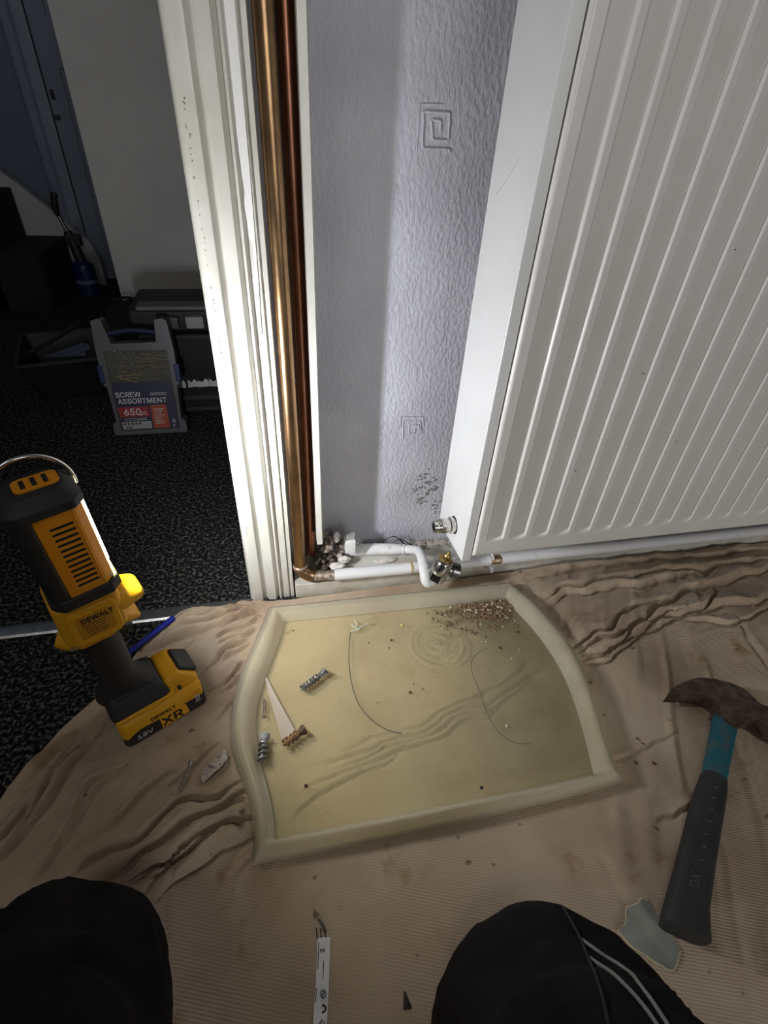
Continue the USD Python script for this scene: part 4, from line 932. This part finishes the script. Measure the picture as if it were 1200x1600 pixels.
# head, tilted slightly back
HM = np.eye(4); HM[:3, :3] = trimesh.transformations.rotation_matrix(math.radians(-2.2), [0, 1, 0])[:3, :3]; HM[:3, 3] = (-0.003, 0, 0.2435)
H = lambda m: put(m, HM)
def octo(x0, x1, hy, z0, z1, c, r=0.002):
    return hull(*[sph((x, y, z), r, 8) for x, y in ((x0 + r, -hy + c), (x0 + r, hy - c), (x0 + c, -hy + r), (x0 + c, hy - r), (x1 - c, -hy + r), (x1 - c, hy - r), (x1 - r, -hy + c), (x1 - r, hy - c)) for z in (z0 + r, z1 - r)])
front = octo(-0.018, 0.031, 0.0275, 0.012, 0.112, 0.009)
slots = [hull(sph((0.000, -0.0275, 0.0245 + 0.0064 * k), 0.0013, 8), sph((0.017, -0.0275, 0.0245 + 0.0064 * k), 0.0015, 8)) for k in range(12)]
slotm = slots[0]
for s in slots[1:]:
    slotm = slotm + s
slotm = slotm + Manifold.cube((0.001, 0.001, 0.001)).translate((0, -0.03, 0))
deep = Manifold()
hb = obj("head_body", H(front - slotm), M_orange, lt, label="amber lamp head with louvre slots")
for k in range(12):
    obj("vent_slot", H(box((-0.0012, -0.0277, 0.0234 + 0.0064 * k), (0.0182, -0.0268, 0.0256 + 0.0064 * k))), M_dark, hb)
obj("raised_panel", H(hull(rbox((0.0195, -0.0272, 0.016), (0.0225, -0.024, 0.108), 0.001, 6), rbox((0.0203, -0.0284, 0.020), (0.0216, -0.0270, 0.104), 0.0005, 6))), M_orange, hb)
obj("back_shell", H(octo(-0.028, -0.0065, 0.0282, 0.004, 0.114, 0.007)), M_black, lt)
obj("bottom_collar", H(octo(-0.030, 0.0350, 0.0300, 0.000, 0.014, 0.010)), M_rubber, lt)
top = hull(octo(-0.030, 0.0345, 0.0300, 0.109, 0.120, 0.010), octo(-0.024, 0.027, 0.0215, 0.122, 0.1285, 0.010))
obj("top_cap", H(top), M_rubber, lt)
for x in (0.020, -0.022):
    obj("cap_screw", H(cyl((x, -0.0312, 0.1145), (x, -0.0300, 0.1145), 0.0032, n=14)), M_dark, lt)
vent = CrossSection.square((0.024, 0.010), True).offset(0.006, m3.JoinType.Round, 2, 20)
vi = obj("vent_insert", H(move(vent.extrude(0.004), (0.006, 0.0, 0.1262))), M_orange, lt, label="amber vent insert in the cap")
for k in range(3):
    obj("vent_slot", H(box((-0.006 + 0.009 * k, -0.007, 0.1299), (-0.0022 + 0.009 * k, 0.007, 0.1306))), M_dark, vi)
hk = [(0.002 + 0.034 * math.cos(a), 0.010, 0.114 + 0.036 * math.sin(a)) for a in np.linspace(-0.12, math.pi + 0.12, 40)]
obj("hanging_hook", H(tube(hk, 0.0021, 10)), mat("polished_steel", (0.75, 0.74, 0.72), 0.18, 1.0), lt, smooth=40, label="polished steel wire hook")
# LED window: bevelled lens, cool in front, warmer light leaving its end bevels
xb, xf = 0.0292, 0.0345
yb, yf, z0b, z1b, z0f, z1f = 0.0205, 0.0060, 0.018, 0.107, 0.026, 0.099
bk = lambda y, z: (xb - max(0, abs(y) - 0.0185) * 1.0, y, z)
fq = np.array([(xf, -yf, z0f), (xf, yf, z0f), (xf, yf, z1f), (xf, -yf, z1f)]); bq = np.array([(xb - 0.003, -yb, z0b), (xb - 0.003, yb, z0b), (xb - 0.003, yb, z1b), (xb - 0.003, -yb, z1b)])
fr_ = trimesh.Trimesh(np.vstack([fq, bq]), [[0, 1, 2], [0, 2, 3]], process=False)
sd_ = trimesh.Trimesh(np.vstack([fq, bq]), [[0, 3, 7], [0, 7, 4], [1, 5, 6], [1, 6, 2]], process=False)
en_ = trimesh.Trimesh(np.vstack([fq, bq]), [[0, 4, 5], [0, 5, 1], [3, 2, 6], [3, 6, 7]], process=False)
M_cool, M_warm = emit_mat("led_cool", (0.74, 0.80, 1.0), LED_COOL), emit_mat("led_warm", (1.0, 0.84, 0.30), LED_WARM)
lens = obj("led_window", H(fr_), M_cool, lt, smooth=False, label="glowing white light panel")
for q in (sd_.faces[:2], sd_.faces[2:]):
    obj("lens_bevel", H(trimesh.Trimesh(sd_.vertices, q)), emit_mat(f"led_side_{int(q[0][0])}", (1.0, 0.90, 0.50), LED_SIDE), lens, smooth=False)
for q in (en_.faces[:2], en_.faces[2:]):
    obj("lens_bevel", H(trimesh.Trimesh(en_.vertices, q)), M_warm, lens, smooth=False)
for a, b in (((0.024, -0.0225, 0.0145), (0.0300, 0.0225, 0.0180)), ((0.024, -0.0225, 0.1065), (0.0300, 0.0225, 0.1095))):
    obj("lens_frame", H(rbox(a, b, 0.0008, 6)), M_white_ink, lt)

# ------------------------------------------------------------------ hammer
HL = np.array([(0.5543, 0.2802), (0.5171, 0.2453), (0.4802, 0.2101), (0.4598, 0.1952), (0.4294, 0.1695), (0.3835, 0.1291), (0.3434, 0.0953), (0.3350, 0.0868)])
HR = np.array([(0.5775, 0.2612), (0.5401, 0.2281), (0.4986, 0.1919), (0.4894, 0.1815), (0.4711, 0.1638), (0.4251, 0.1212), (0.3874, 0.0852), (0.3715, 0.0628)])
ha = thing("claw_hammer", "claw hammer with rusty head, teal shaft and black grip lying on the sheet", "hammer", (0.45, 0.17, 0.0))
o = np.array([0.45, 0.17, 0.0]); zc = 0.0245


def loft_handle(L, Rr, thick, n=28, zc=zc, extra=0.0, steps=40):
    L, Rr = lerp_path(L, steps), lerp_path(Rr, steps); th = np.interp(np.linspace(0, 1, steps), np.linspace(0, 1, len(thick)), thick); rings = []
    a = np.arange(n) * 2 * np.pi / n; ca, sa = np.cos(a), np.sin(a); e = 0.72
    for k in range(steps):
        c, hwv = (L[k] + Rr[k]) / 2, (Rr[k] - L[k]) / 2; hl = np.linalg.norm(hwv); hwv = hwv / hl * (hl + extra)
        p_ = c + (np.sign(ca) * np.abs(ca) ** e)[:, None] * hwv
        rings.append(np.c_[p_, zc + (th[k] + extra) * np.sign(sa) * np.abs(sa) ** e])
    v_ = np.vstack(rings + [np.r_[(L[0] + Rr[0]) / 2, zc][None], np.r_[(L[-1] + Rr[-1]) / 2, zc][None]]); f = []
    for i in range(steps - 1):
        for j in range(n):
            k = (j + 1) % n; f += [[i * n + j, (i + 1) * n + k, i * n + k], [i * n + j, (i + 1) * n + j, (i + 1) * n + k]]
    m_ = (steps - 1) * n
    for j in range(n):
        k = (j + 1) % n; f += [[len(v_) - 2, j, k], [len(v_) - 1, m_ + k, m_ + j]]
    return trimesh.Trimesh(v_ - o, f, process=False)


M_teal = mat("teal_shaft", (0.003, 0.085, 0.115), 0.55, color2=(0.045, 0.075, 0.08), cscale=45, cpos=(0.45, 0.62), bump=0.2, bscale=200)
obj("shaft", loft_handle(HL[:4], HR[:4], [0.010, 0.0115, 0.0125]), M_teal, ha, smooth=50, label="teal fibreglass shaft")
gr = obj("grip", loft_handle(HL[2:], HR[2:], [0.0138, 0.0135, 0.013, 0.0135, 0.015, 0.0155], extra=0.0008, steps=60), mat("grip_rubber", (0.013, 0.0145, 0.0145), 0.6, color2=(0.022, 0.024, 0.023), cscale=40, bump=0.4, bscale=500, bdist=0.0008), ha, smooth=50, label="black rubber grip")
marks = []
for k in range(7):
    s = 0.12 + 0.085 * k; c = lerp_path((HL[2:] + HR[2:]) / 2, 101)[int(s * 100)] - o[:2]
    marks.append(put(tube([(0.0022 * math.cos(a), 0.0022 * math.sin(a), 0) for a in np.linspace(2.2, 5.0, 10)], 0.0006, 6), frame((c[0] + 0.003, c[1] + 0.0028, zc + 0.0142), (0.72, 0.69, 0), (-0.69, 0.72, 0))))
c = lerp_path((HL[2:] + HR[2:]) / 2, 101)[74] - o[:2]
marks.append(text("OX", 0.0085, (c[0] - 0.0055, c[1] - 0.009, zc + 0.0150), (0.72, 0.69, 0), (-0.69, 0.72, 0), 0.0006))
obj("grip_mark", cat(*marks), mat("grip_mark", (0.07, 0.078, 0.078), 0.6), gr, label="worn moulded marks")
head2d = np.array([(0.4972, 0.3095), (0.5203, 0.3214), (0.5419, 0.3261), (0.5711, 0.325), (0.5937, 0.3154), (0.6116, 0.3009), (0.6159, 0.2905), (0.6168, 0.2809), (0.6293, 0.2689), (0.6385, 0.2611), (0.6128, 0.2286), (0.6010, 0.2383), (0.5944, 0.2518), (0.581, 0.2586), (0.5688, 0.2535), (0.5493, 0.2775), (0.5586, 0.2849), (0.554, 0.2952), (0.5401, 0.3027), (0.5207, 0.307)])
dense = spline(np.vstack([head2d[:13]]), 60)
hp = np.vstack([spline(head2d[0:9], 46), head2d[9:12], spline(head2d[12:16], 14)[0:], spline(head2d[15:], 22)[1:]])
cs = CrossSection([hp[::1]], m3.FillRule.NonZero)
lay = lambda off, z: (cs.offset(off, m3.JoinType.Round, 2, 12)).extrude(0.0006).translate((0, 0, z))
body = cs.offset(-0.0016, m3.JoinType.Round, 2, 12).extrude(0.028).translate((0, 0, zc - 0.014)) + cs.extrude(0.0245).translate((0, 0, zc - 0.01225))
vnot = prism([(0.485, 0.300), (0.5150, 0.3140), (0.485, 0.330)], 0.004, zc - 0.002)
body = body - vnot
hm_ = tm(body.refine_to_length(0.004)).copy(); vv = np.array(hm_.vertices)
thin = np.interp(vv[:, 0], [0.495, 0.53, 0.565], [0.42, 0.75, 1.0]); vv[:, 2] = zc + (vv[:, 2] - zc) * thin
vv += (meshkit.fbm(vv * 160, 2, 3)[:, None] - 0.5) * 0.0006; hm_.vertices = vv - o
obj("head", hm_, mat("rusty_steel", (0.085, 0.055, 0.04), 0.5, 0.75, color2=(0.16, 0.125, 0.10), cscale=70, bump=0.4, bscale=160, bdist=0.001), ha, smooth=35, label="rust brown claw head")
fdir = np.array([0.76, -0.65]) ; fc = np.array([0.6270, 0.2440])
face = put(lathe([(0.0125, 0.0), (0.0115, 0.004), (0.0135, 0.010), (0.0150, 0.013), (0.0150, 0.024), (0.0140, 0.0255)], 28), frame((*(fc - o[:2] - fdir * 0.003), zc), (fdir[1], -fdir[0], 0), (0, 0, 1)))
if np.dot(frame((0, 0, 0), (fdir[1], -fdir[0], 0), (0, 0, 1))[:2, 2], fdir) < 0:
    face = put(lathe([(0.0125, 0.0), (0.0115, 0.004), (0.0135, 0.010), (0.0150, 0.013), (0.0150, 0.024), (0.0140, 0.0255)], 28), frame((*(fc - o[:2] - fdir * 0.003), zc), (-fdir[1], fdir[0], 0), (0, 0, 1)))
obj("striking_face", face, mat("worn_steel", (0.14, 0.115, 0.10), 0.45, 0.8), ha, smooth=35)

# ------------------------------------------------------------------ kneeling person
def limb(pts):
    return [hull(sph(a[:3], a[3], 44), sph(b[:3], b[3], 44)) for a, b in zip(pts[:-1], pts[1:])]


legs = []
kz = 0.006
LK, RK = (-0.207, 0.111, 0.094), (0.166, 0.017, 0.096)
legs += limb([(*LK, 0.086), (-0.200, 0.0, 0.200, 0.092), (-0.175, -0.16, 0.33, 0.102), (-0.12, -0.36, 0.42, 0.118)])
legs += limb([(LK[0], LK[1] - 0.012, 0.086, 0.078), (-0.20, -0.05, 0.085, 0.070), (-0.195, -0.22, 0.072, 0.056), (-0.195, -0.30, 0.06, 0.048)])
legs += limb([(*RK, 0.088), (0.162, -0.085, 0.200, 0.096), (0.135, -0.23, 0.32, 0.098), (0.11, -0.40, 0.42, 0.118)])
legs += limb([(RK[0], RK[1] - 0.012, 0.086, 0.078), (0.18, -0.15, 0.085, 0.070), (0.175, -0.30, 0.072, 0.056), (0.175, -0.38, 0.06, 0.048)])
legs += [hull(sph((-0.10, -0.40, 0.45), 0.115, 22), sph((0.095, -0.42, 0.45), 0.115, 22), sph((0.0, -0.42, 0.56), 0.12, 22), sph((-0.07, -0.42, 0.62), 0.085, 22), sph((0.07, -0.42, 0.62), 0.085, 22))]
man_ = Manifold.batch_boolean(legs, m3.OpType.Add).refine_to_length(0.0075)
pm = tm(man_); pm = trimesh.Trimesh(pm.vertices, pm.faces); trimesh.smoothing.filter_taubin(pm, iterations=22)
vv = np.array(pm.vertices); nn = np.array(pm.vertex_normals)
w1 = meshkit.fbm(np.c_[vv[:, 0] * 9 + vv[:, 1] * 4, vv[:, 1] * 14 - vv[:, 2] * 10, vv[:, 2] * 12], 3, 71)
vv = vv + nn * ((1 - np.abs(2 * w1 - 1)) ** 2 * 0.015 - 0.006 + (meshkit.fbm(vv * 45, 2, 72) - 0.5) * 0.003)[:, None]
# crease down the left thigh as in worn cloth
d_, t_, _ = seg_dist(vv[:, 0], vv[:, 1], [(-0.185, 0.185), (-0.168, 0.11), (-0.155, 0.02)])
vv[:, 2] -= 0.010 * np.exp(-((d_ / 0.012) ** 2)) * (vv[:, 2] > 0.10)
floor_under = 0.0085
vv[:, 2] = np.where(vv[:, 2] < floor_under, floor_under, vv[:, 2])
pm.vertices = vv
pe_ = thing("person", "person kneeling in black work trousers with grey piping on the right leg", "person", (0.0, -0.05, 0.0))
o = np.array([0.0, -0.05, 0.0])
obj("trousers", move(pm, -o), mat("black_cotton", (0.0095, 0.0085, 0.009), 1.0, color2=(0.015, 0.014, 0.0145), cscale=20, bump=0.15, bscale=500, bdist=0.0005, specular_ior_level=0.1), pe_, smooth=True)
from scipy.spatial import cKDTree
kd3 = cKDTree(vv)


def on_cloth(pts):
    """a smooth line lying on the trousers near the given points"""
    q = spline(pts, 60); ii = kd3.query(q)[1]; n_ = np.stack([np.convolve(np.pad(nn[ii][:, k], 7, mode="edge"), np.ones(15) / 15, "valid") for k in range(3)], 1)
    h_ = ((vv[ii] - q) * n_).sum(1); h_ = np.convolve(np.pad(h_, 7, mode="edge"), np.ones(15) / 15, "valid")
    return q + n_ * (h_ + 0.0012)[:, None]


M_pipe1 = mat("grey_piping", lin(120, 120, 118), 0.6); M_panel = mat("panel_cloth", (0.014, 0.0105, 0.012), 0.85, bump=0.3, bscale=400)
PIPE = [[(0.194, 0.0705, 0.1590), (0.1999, 0.0575, 0.1707), (0.2045, 0.0473, 0.1795), (0.1990, 0.0325, 0.2080), (0.1959, 0.0158, 0.2268), (0.194, 0.0075, 0.2354), (0.1858, -0.0092, 0.2605)],
        [(0.1881, 0.0563, 0.1775), (0.1879, 0.0486, 0.1902), (0.1877, 0.0369, 0.2084), (0.1891, 0.0256, 0.2197), (0.1888, 0.0169, 0.2289), (0.1879, 0.0086, 0.2365), (0.1789, -0.0078, 0.2608)]]
for q in PIPE:
    q = on_cloth(q)
    obj("piping", move(tube(q, 0.0013, 8), -o), M_pipe1, pe_, smooth=40, label="thin grey reflective piping")
q = on_cloth([(0.1971, 0.0928, 0.1383), (0.1957, 0.0825, 0.1481), (0.1928, 0.0684, 0.1614), (0.1862, 0.0567, 0.1776), (0.1728, 0.0382, 0.2109), (0.1637, 0.022, 0.2285), (0.1574, 0.0108, 0.2364), (0.1496, -0.0008, 0.2458)])
obj("seam", move(tube(q, 0.0012, 8), -o), M_panel, pe_, smooth=40)
for sx, yb_ in ((-0.195, -0.30), (0.175, -0.38)):
    bm = Manifold.batch_boolean(limb([(sx, yb_ - 0.005, 0.055, 0.044), (sx, yb_ - 0.07, 0.06, 0.042), (sx, yb_ - 0.13, 0.085, 0.03)]) + limb([(sx, yb_ - 0.01, 0.055, 0.044), (sx, yb_ - 0.10, 0.045, 0.038), (sx, yb_ - 0.16, 0.046, 0.032)]), m3.OpType.Add).refine_to_length(0.012)
    bm = tm(bm); bm = trimesh.Trimesh(bm.vertices, bm.faces); trimesh.smoothing.filter_taubin(bm, iterations=10)
    obj("boot", move(bm, -o), M_rubber, pe_, smooth=True)

# ------------------------------------------------------------------ hall things
# screw case leaning on the tool box
sc = thing("screw_case", "grey see-through screw case with red and navy label leaning on the tool box", "storage case", matrix=(np.array([[1, 0, 0, -0.301], [0, 1, 0, 1.196], [0, 0, 1, 0.002], [0, 0, 0, 1.0]]) @ trimesh.transformations.rotation_matrix(math.radians(-11), [1, 0, 0]) @ np.eye(4)))
M_case = mat("case_grey", lin(84, 86, 89), 0.4); M_lid = tray_mat("case_clear", 0.2, (0.22, 0.225, 0.23))
outer = [(-0.081, 0.0), (0.081, 0.0), (0.084, 0.004), (0.083, 0.028), (0.074, 0.034), (0.077, 0.115), (0.083, 0.120), (0.083, 0.200), (0.078, 0.260), (0.070, 0.265), (0.052, 0.263), (0.048, 0.215), (-0.048, 0.213), (-0.058, 0.262), (-0.066, 0.266), (-0.080, 0.262), (-0.083, 0.200), (-0.083, 0.120), (-0.077, 0.115), (-0.074, 0.034), (-0.083, 0.028), (-0.084, 0.004)]
XZ = lambda m, y: put(m, np.array([[1, 0, 0, 0], [0, 0, -1, y], [0, 1, 0, 0], [0, 0, 0, 1.0]]))
co = CrossSection([np.array(outer)]).offset(-0.0015, m3.JoinType.Round).offset(0.0015, m3.JoinType.Round, 2, 12)
win = CrossSection.square((0.132, 0.184)).translate((-0.066, 0.012)).offset(0.002, m3.JoinType.Round, 2, 12)
obj("back_shell", XZ(co.extrude(0.020), 0.042), M_case, sc); obj("front_frame", XZ((co - win).extrude(0.020), 0.0215), M_case, sc)
obj("clear_lid", XZ(win.offset(0.001, m3.JoinType.Round).extrude(0.0015), 0.0032), M_lid, sc)
obj("handle_bar", put(tube([(x, 0.022, 0.232 + 0.006 * math.cos(x / 0.05 * 1.5)) for x in np.linspace(-0.052, 0.050, 14)], 0.0065, 12), np.eye(4)), mat("blue_handle", (0.008, 0.012, 0.05), 0.5), sc, label="blue carrying handle")
for s in (-1, 1):
    obj("latch", rbox((s * 0.083 - 0.006, 0.0, 0.126), (s * 0.083 + 0.006, 0.026, 0.166), 0.002), mat(f"blue_latch_{s + 1}", (0.006, 0.016, 0.08), 0.5), sc, label="blue side latch")
lab = lambda poly, y, m, nm: obj(nm, XZ(prism(poly, 0.0003), y), m, sc)
rect = lambda x0, z0, x1, z1: [(x0, z0), (x1, z0), (x1, z1), (x0, z1)]
lab(rect(-0.065, 0.013, 0.065, 0.125), 0.0016, mat("label_navy", (0.018, 0.02, 0.05), 0.5), "label_card")
lab(rect(-0.064, 0.044, 0.004, 0.068), 0.0013, mat("label_red", (0.28, 0.025, 0.03), 0.5), "label_panel")
lab(rect(0.008, 0.014, 0.045, 0.071), 0.0013, mat("label_orange", (0.33, 0.06, 0.025), 0.5), "label_panel")
lab(rect(-0.062, 0.014, 0.004, 0.032), 0.0013, mat("label_white", (0.30, 0.31, 0.29), 0.5), "label_panel")
ct = lambda s, h, x, z, b=True: text(s, h, (x, 0.0010, z), (1, 0, 0), (0, 0, 1), 0.0003, b)
obj("label_text", cat(ct("SCREW", 0.0115, -0.064, 0.092), ct("ASSORTMENT", 0.0115, -0.061, 0.0765), ct("650", 0.015, -0.054, 0.0485), ct("pc", 0.010, -0.017, 0.0485, False), ct("TIMBER &", 0.0045, 0.012, 0.0985, False).apply_scale(1.0) if False else ct("O", 0.008, 0.052, 0.026, True), ct("T", 0.007, 0.052, 0.014, True)), M_white_ink, sc, label="white lettering on the label")
sm_ = [box((0.014, 0.0007, 0.060 - 0.005 * k), (0.038 - 0.004 * (k % 3), 0.0010, 0.0615 - 0.005 * k)) for k in range(8)] + [box((-0.055, 0.0012, 0.0395 - 0.004 * k), (-0.004, 0.0015, 0.0405 - 0.004 * k)) for k in range(2)] + [box((0.014, 0.0012, 0.0985 - 0.004 * k), (0.050, 0.0015, 0.1000 - 0.004 * k)) for k in range(2)]
obj("small_print", cat(*sm_), M_white_ink, sc, kind="stuff")
obj("screw_icon", cat(*[XZ(Manifold.cylinder(0.0003, 0.0026, 0.0026, 12).translate((-0.056 + 0.0085 * k, 0.027, 0)), 0.0010) for k in range(5)], ct("380", 0.006, -0.056, 0.0155)), M_ink, sc)
sr = []
for i in range(60):
    a = random.uniform(0, math.pi); c = np.array([random.uniform(-0.055, 0.055), random.uniform(0.008, 0.018), random.uniform(0.128, 0.188)]); d_ = np.array([math.cos(a), 0, math.sin(a)]) * random.uniform(0.008, 0.02)
    sr.append(cyl(c - d_, c + d_, 0.0014, n=6)); sr.append(cyl(c + d_, c + d_ * 1.1, 0.003, n=8))
obj("loose_screws", cat(*sr), mat("yellow_zinc", (0.5, 0.42, 0.24), 0.35, 1.0), sc, kind="stuff", label="zinc screws behind the clear lid")
obj("compartment_back", box((-0.065, 0.0215, 0.126), (0.065, 0.0222, 0.195)), mat("dim_grey", lin(70, 70, 66), 0.7), sc)

tb = thing("tool_box", "large black plastic tool box with grey latch and torn white sticker behind the screw case", "tool box", (-0.13, 1.30, 0))
M_tb = mat("toolbox_black", (0.006, 0.006, 0.0065), 0.6)
obj("body", rbox((-0.185, 0.015, 0.0), (0.30, 0.185, 0.205), 0.012), M_tb, tb); obj("lid", rbox((-0.190, 0.008, 0.207), (0.305, 0.19, 0.265), 0.012), M_tb, tb)
obj("lid_edge", rbox((-0.165, 0.004, 0.262), (0.29, 0.05, 0.272), 0.003), mat("toolbox_grey", lin(96, 96, 96), 0.6), tb, label="grey edge strip on the lid")
for x0, x1, c in ((-0.122, -0.075, 70), (-0.060, -0.018, 150)):
    obj("latch", rbox((x0, -0.006, 0.222), (x1, 0.012, 0.250), 0.004), mat(f"latch_grey_{c}", lin(c, c, c), 0.5), tb, label="grey latch")
obj("base_ridge", cat(box((-0.185, 0.006, 0.004), (0.30, 0.0155, 0.014)), box((-0.185, 0.009, 0.034), (0.30, 0.0155, 0.046))), mat("ridge_grey", lin(60, 60, 61), 0.5), tb)
stk = []
for k, (x, w_) in enumerate([(-0.128, 0.02), (-0.106, 0.016), (-0.085, 0.026), (-0.060, 0.03), (-0.032, 0.03)]):
    poly = [(x + random.uniform(-0.002, 0.002), 0.066 + random.uniform(-0.002, 0.003)), (x + w_, 0.068 + random.uniform(-0.003, 0.003)), (x + w_ + random.uniform(-0.004, 0.002), 0.079), (x + w_ * 0.7, 0.088 + random.uniform(-0.003, 0.002)), (x + w_ * 0.4, 0.080), (x + 0.002, 0.088 + random.uniform(-0.004, 0.002))]
    stk.append(XZ(prism(poly, 0.0006), 0.0152))
obj("sticker", cat(*stk), mat("torn_sticker", lin(214, 214, 206), 0.7), tb, label="torn white sticker")

bg = thing("tool_bag", "small dark rounded bag on the hall carpet between the torch and the tool box", "bag", (-0.405, 1.678, 0))
bgm = hull(*[sph((x, y, z), 0.03, 14) for x in (-0.055, 0.06) for y in (-0.028, 0.036) for z in (0.03, 0.09)], sph((0.02, 0.01, 0.15), 0.03, 14), sph((-0.03, 0.01, 0.14), 0.03, 14)).refine_to_length(0.012)
bm = tm(bgm).copy(); vv = np.array(bm.vertices); vv += (meshkit.fbm(vv * 22, 2, 5)[:, None] - 0.5) * 0.016; vv[:, 2] = np.maximum(vv[:, 2], 0); bm.vertices = vv
M_bag = mat("bag_fabric", (0.012, 0.012, 0.013), 0.9, bump=0.3, bscale=300)
obj("body", bm, M_bag, bg, smooth=True); obj("strap", tube(spline([(-0.05, 0.01, 0.15), (-0.02, 0.0, 0.185), (0.03, 0.0, 0.185), (0.05, 0.01, 0.16)], 20), 0.006, 8, squash=0.5), M_bag, bg)

to = thing("blow_torch", "blue gas canister with a black burner head standing by the stairs", "blow torch", (-0.70, 2.40, 0))
Mb = mat("canister_blue", (0.005, 0.014, 0.07), 0.4)
obj("canister", lathe([(0.035, 0.0), (0.040, 0.005), (0.040, 0.105), (0.036, 0.120), (0.022, 0.130), (0.014, 0.134)], 28), Mb, to, smooth=35, label="blue canister")
obj("canister_label", lathe([(0.0403, 0.052), (0.0403, 0.066)], 28), mat("canister_print", lin(96, 104, 120), 0.6), to)
obj("burner_body", cat(tube([(0, 0, 0.13), (-0.012, 0, 0.20), (-0.02, 0, 0.235)], [0.02, 0.018, 0.014], 14), rbox((-0.035, -0.016, 0.185), (0.022, 0.016, 0.225), 0.006)), M_black, to)
obj("burner_tube", tube([(-0.02, 0, 0.235), (-0.035, 0, 0.29)], 0.006, 12), mat("tube_steel", (0.2, 0.2, 0.22), 0.4, 1.0), to)
obj("nozzle", tube([(-0.035, 0, 0.285), (-0.038, 0, 0.31), (-0.028, 0, 0.36)], [0.007, 0.012, 0.0115], 14), M_black, to)

ub = thing("tool_tub", "open black tub of tools on the hall carpet left of the screw case", "tub", (-0.548, 1.512, 0), 14)
tubo = hull(CrossSection.square((0.13, 0.15), True).offset(0.012, m3.JoinType.Round, 2, 12).extrude(0.001), CrossSection.square((0.175, 0.21), True).offset(0.014, m3.JoinType.Round, 2, 12).extrude(0.001).translate((0, 0, 0.112)))
tubi = hull(CrossSection.square((0.122, 0.142), True).offset(0.012, m3.JoinType.Round, 2, 12).extrude(0.001).translate((0, 0, 0.006)), CrossSection.square((0.168, 0.203), True).offset(0.014, m3.JoinType.Round, 2, 12).extrude(0.02).translate((0, 0, 0.112)))
obj("body", tubo - tubi, M_tb, ub)
ro = CrossSection.square((0.186, 0.222), True).offset(0.014, m3.JoinType.Round, 2, 12); ri = CrossSection.square((0.168, 0.203), True).offset(0.014, m3.JoinType.Round, 2, 12)
obj("rim", (ro - ri).extrude(0.006).translate((0, 0, 0.108)), mat("rim_black", (0.03, 0.031, 0.034), 0.35), ub)
plp = prism([(-0.075, -0.035), (0.055, -0.035), (0.045, -0.012), (0.060, 0.005), (0.050, 0.028), (0.030, 0.036)], 0.003)
for hx, hy in ((0.0, -0.015), (0.02, 0.002), (0.035, 0.018), (0.012, -0.022), (-0.025, -0.022), (0.038, -0.018)):
    plp = plp - Manifold.cylinder(0.01, 0.0045, 0.0045, 12).translate((hx, hy, -0.003))
tag(obj("steel_plate", put(plp, trimesh.transformations.translation_matrix((-0.525, 1.495, 0.104)) @ np.diag([0.8, 0.8, 1, 1]) @ trimesh.transformations.rotation_matrix(math.radians(12), [1, 0, 0])), mat("plate_steel", (0.32, 0.38, 0.48), 0.4, 0.9)), "pale steel plate with holes lying across the black tub", "steel plate")
tag(obj("pry_bar", tube([(-0.605, 1.43, 0.121), (-0.55, 1.51, 0.136), (-0.515, 1.565, 0.150), (-0.505, 1.575, 0.156)], 0.006, 10), mat("bar_black", (0.04, 0.04, 0.044), 0.35, 0.6)), "dark bar resting slantwise on the tub's rim", "pry bar")
tag(obj("carpet_fleck", move(crumb(0.006, 5, 1, 0.4), (-0.57, 1.36, 0.002)), M_bag), "small dark scrap on the hall carpet in front of the black tub", "scrap")
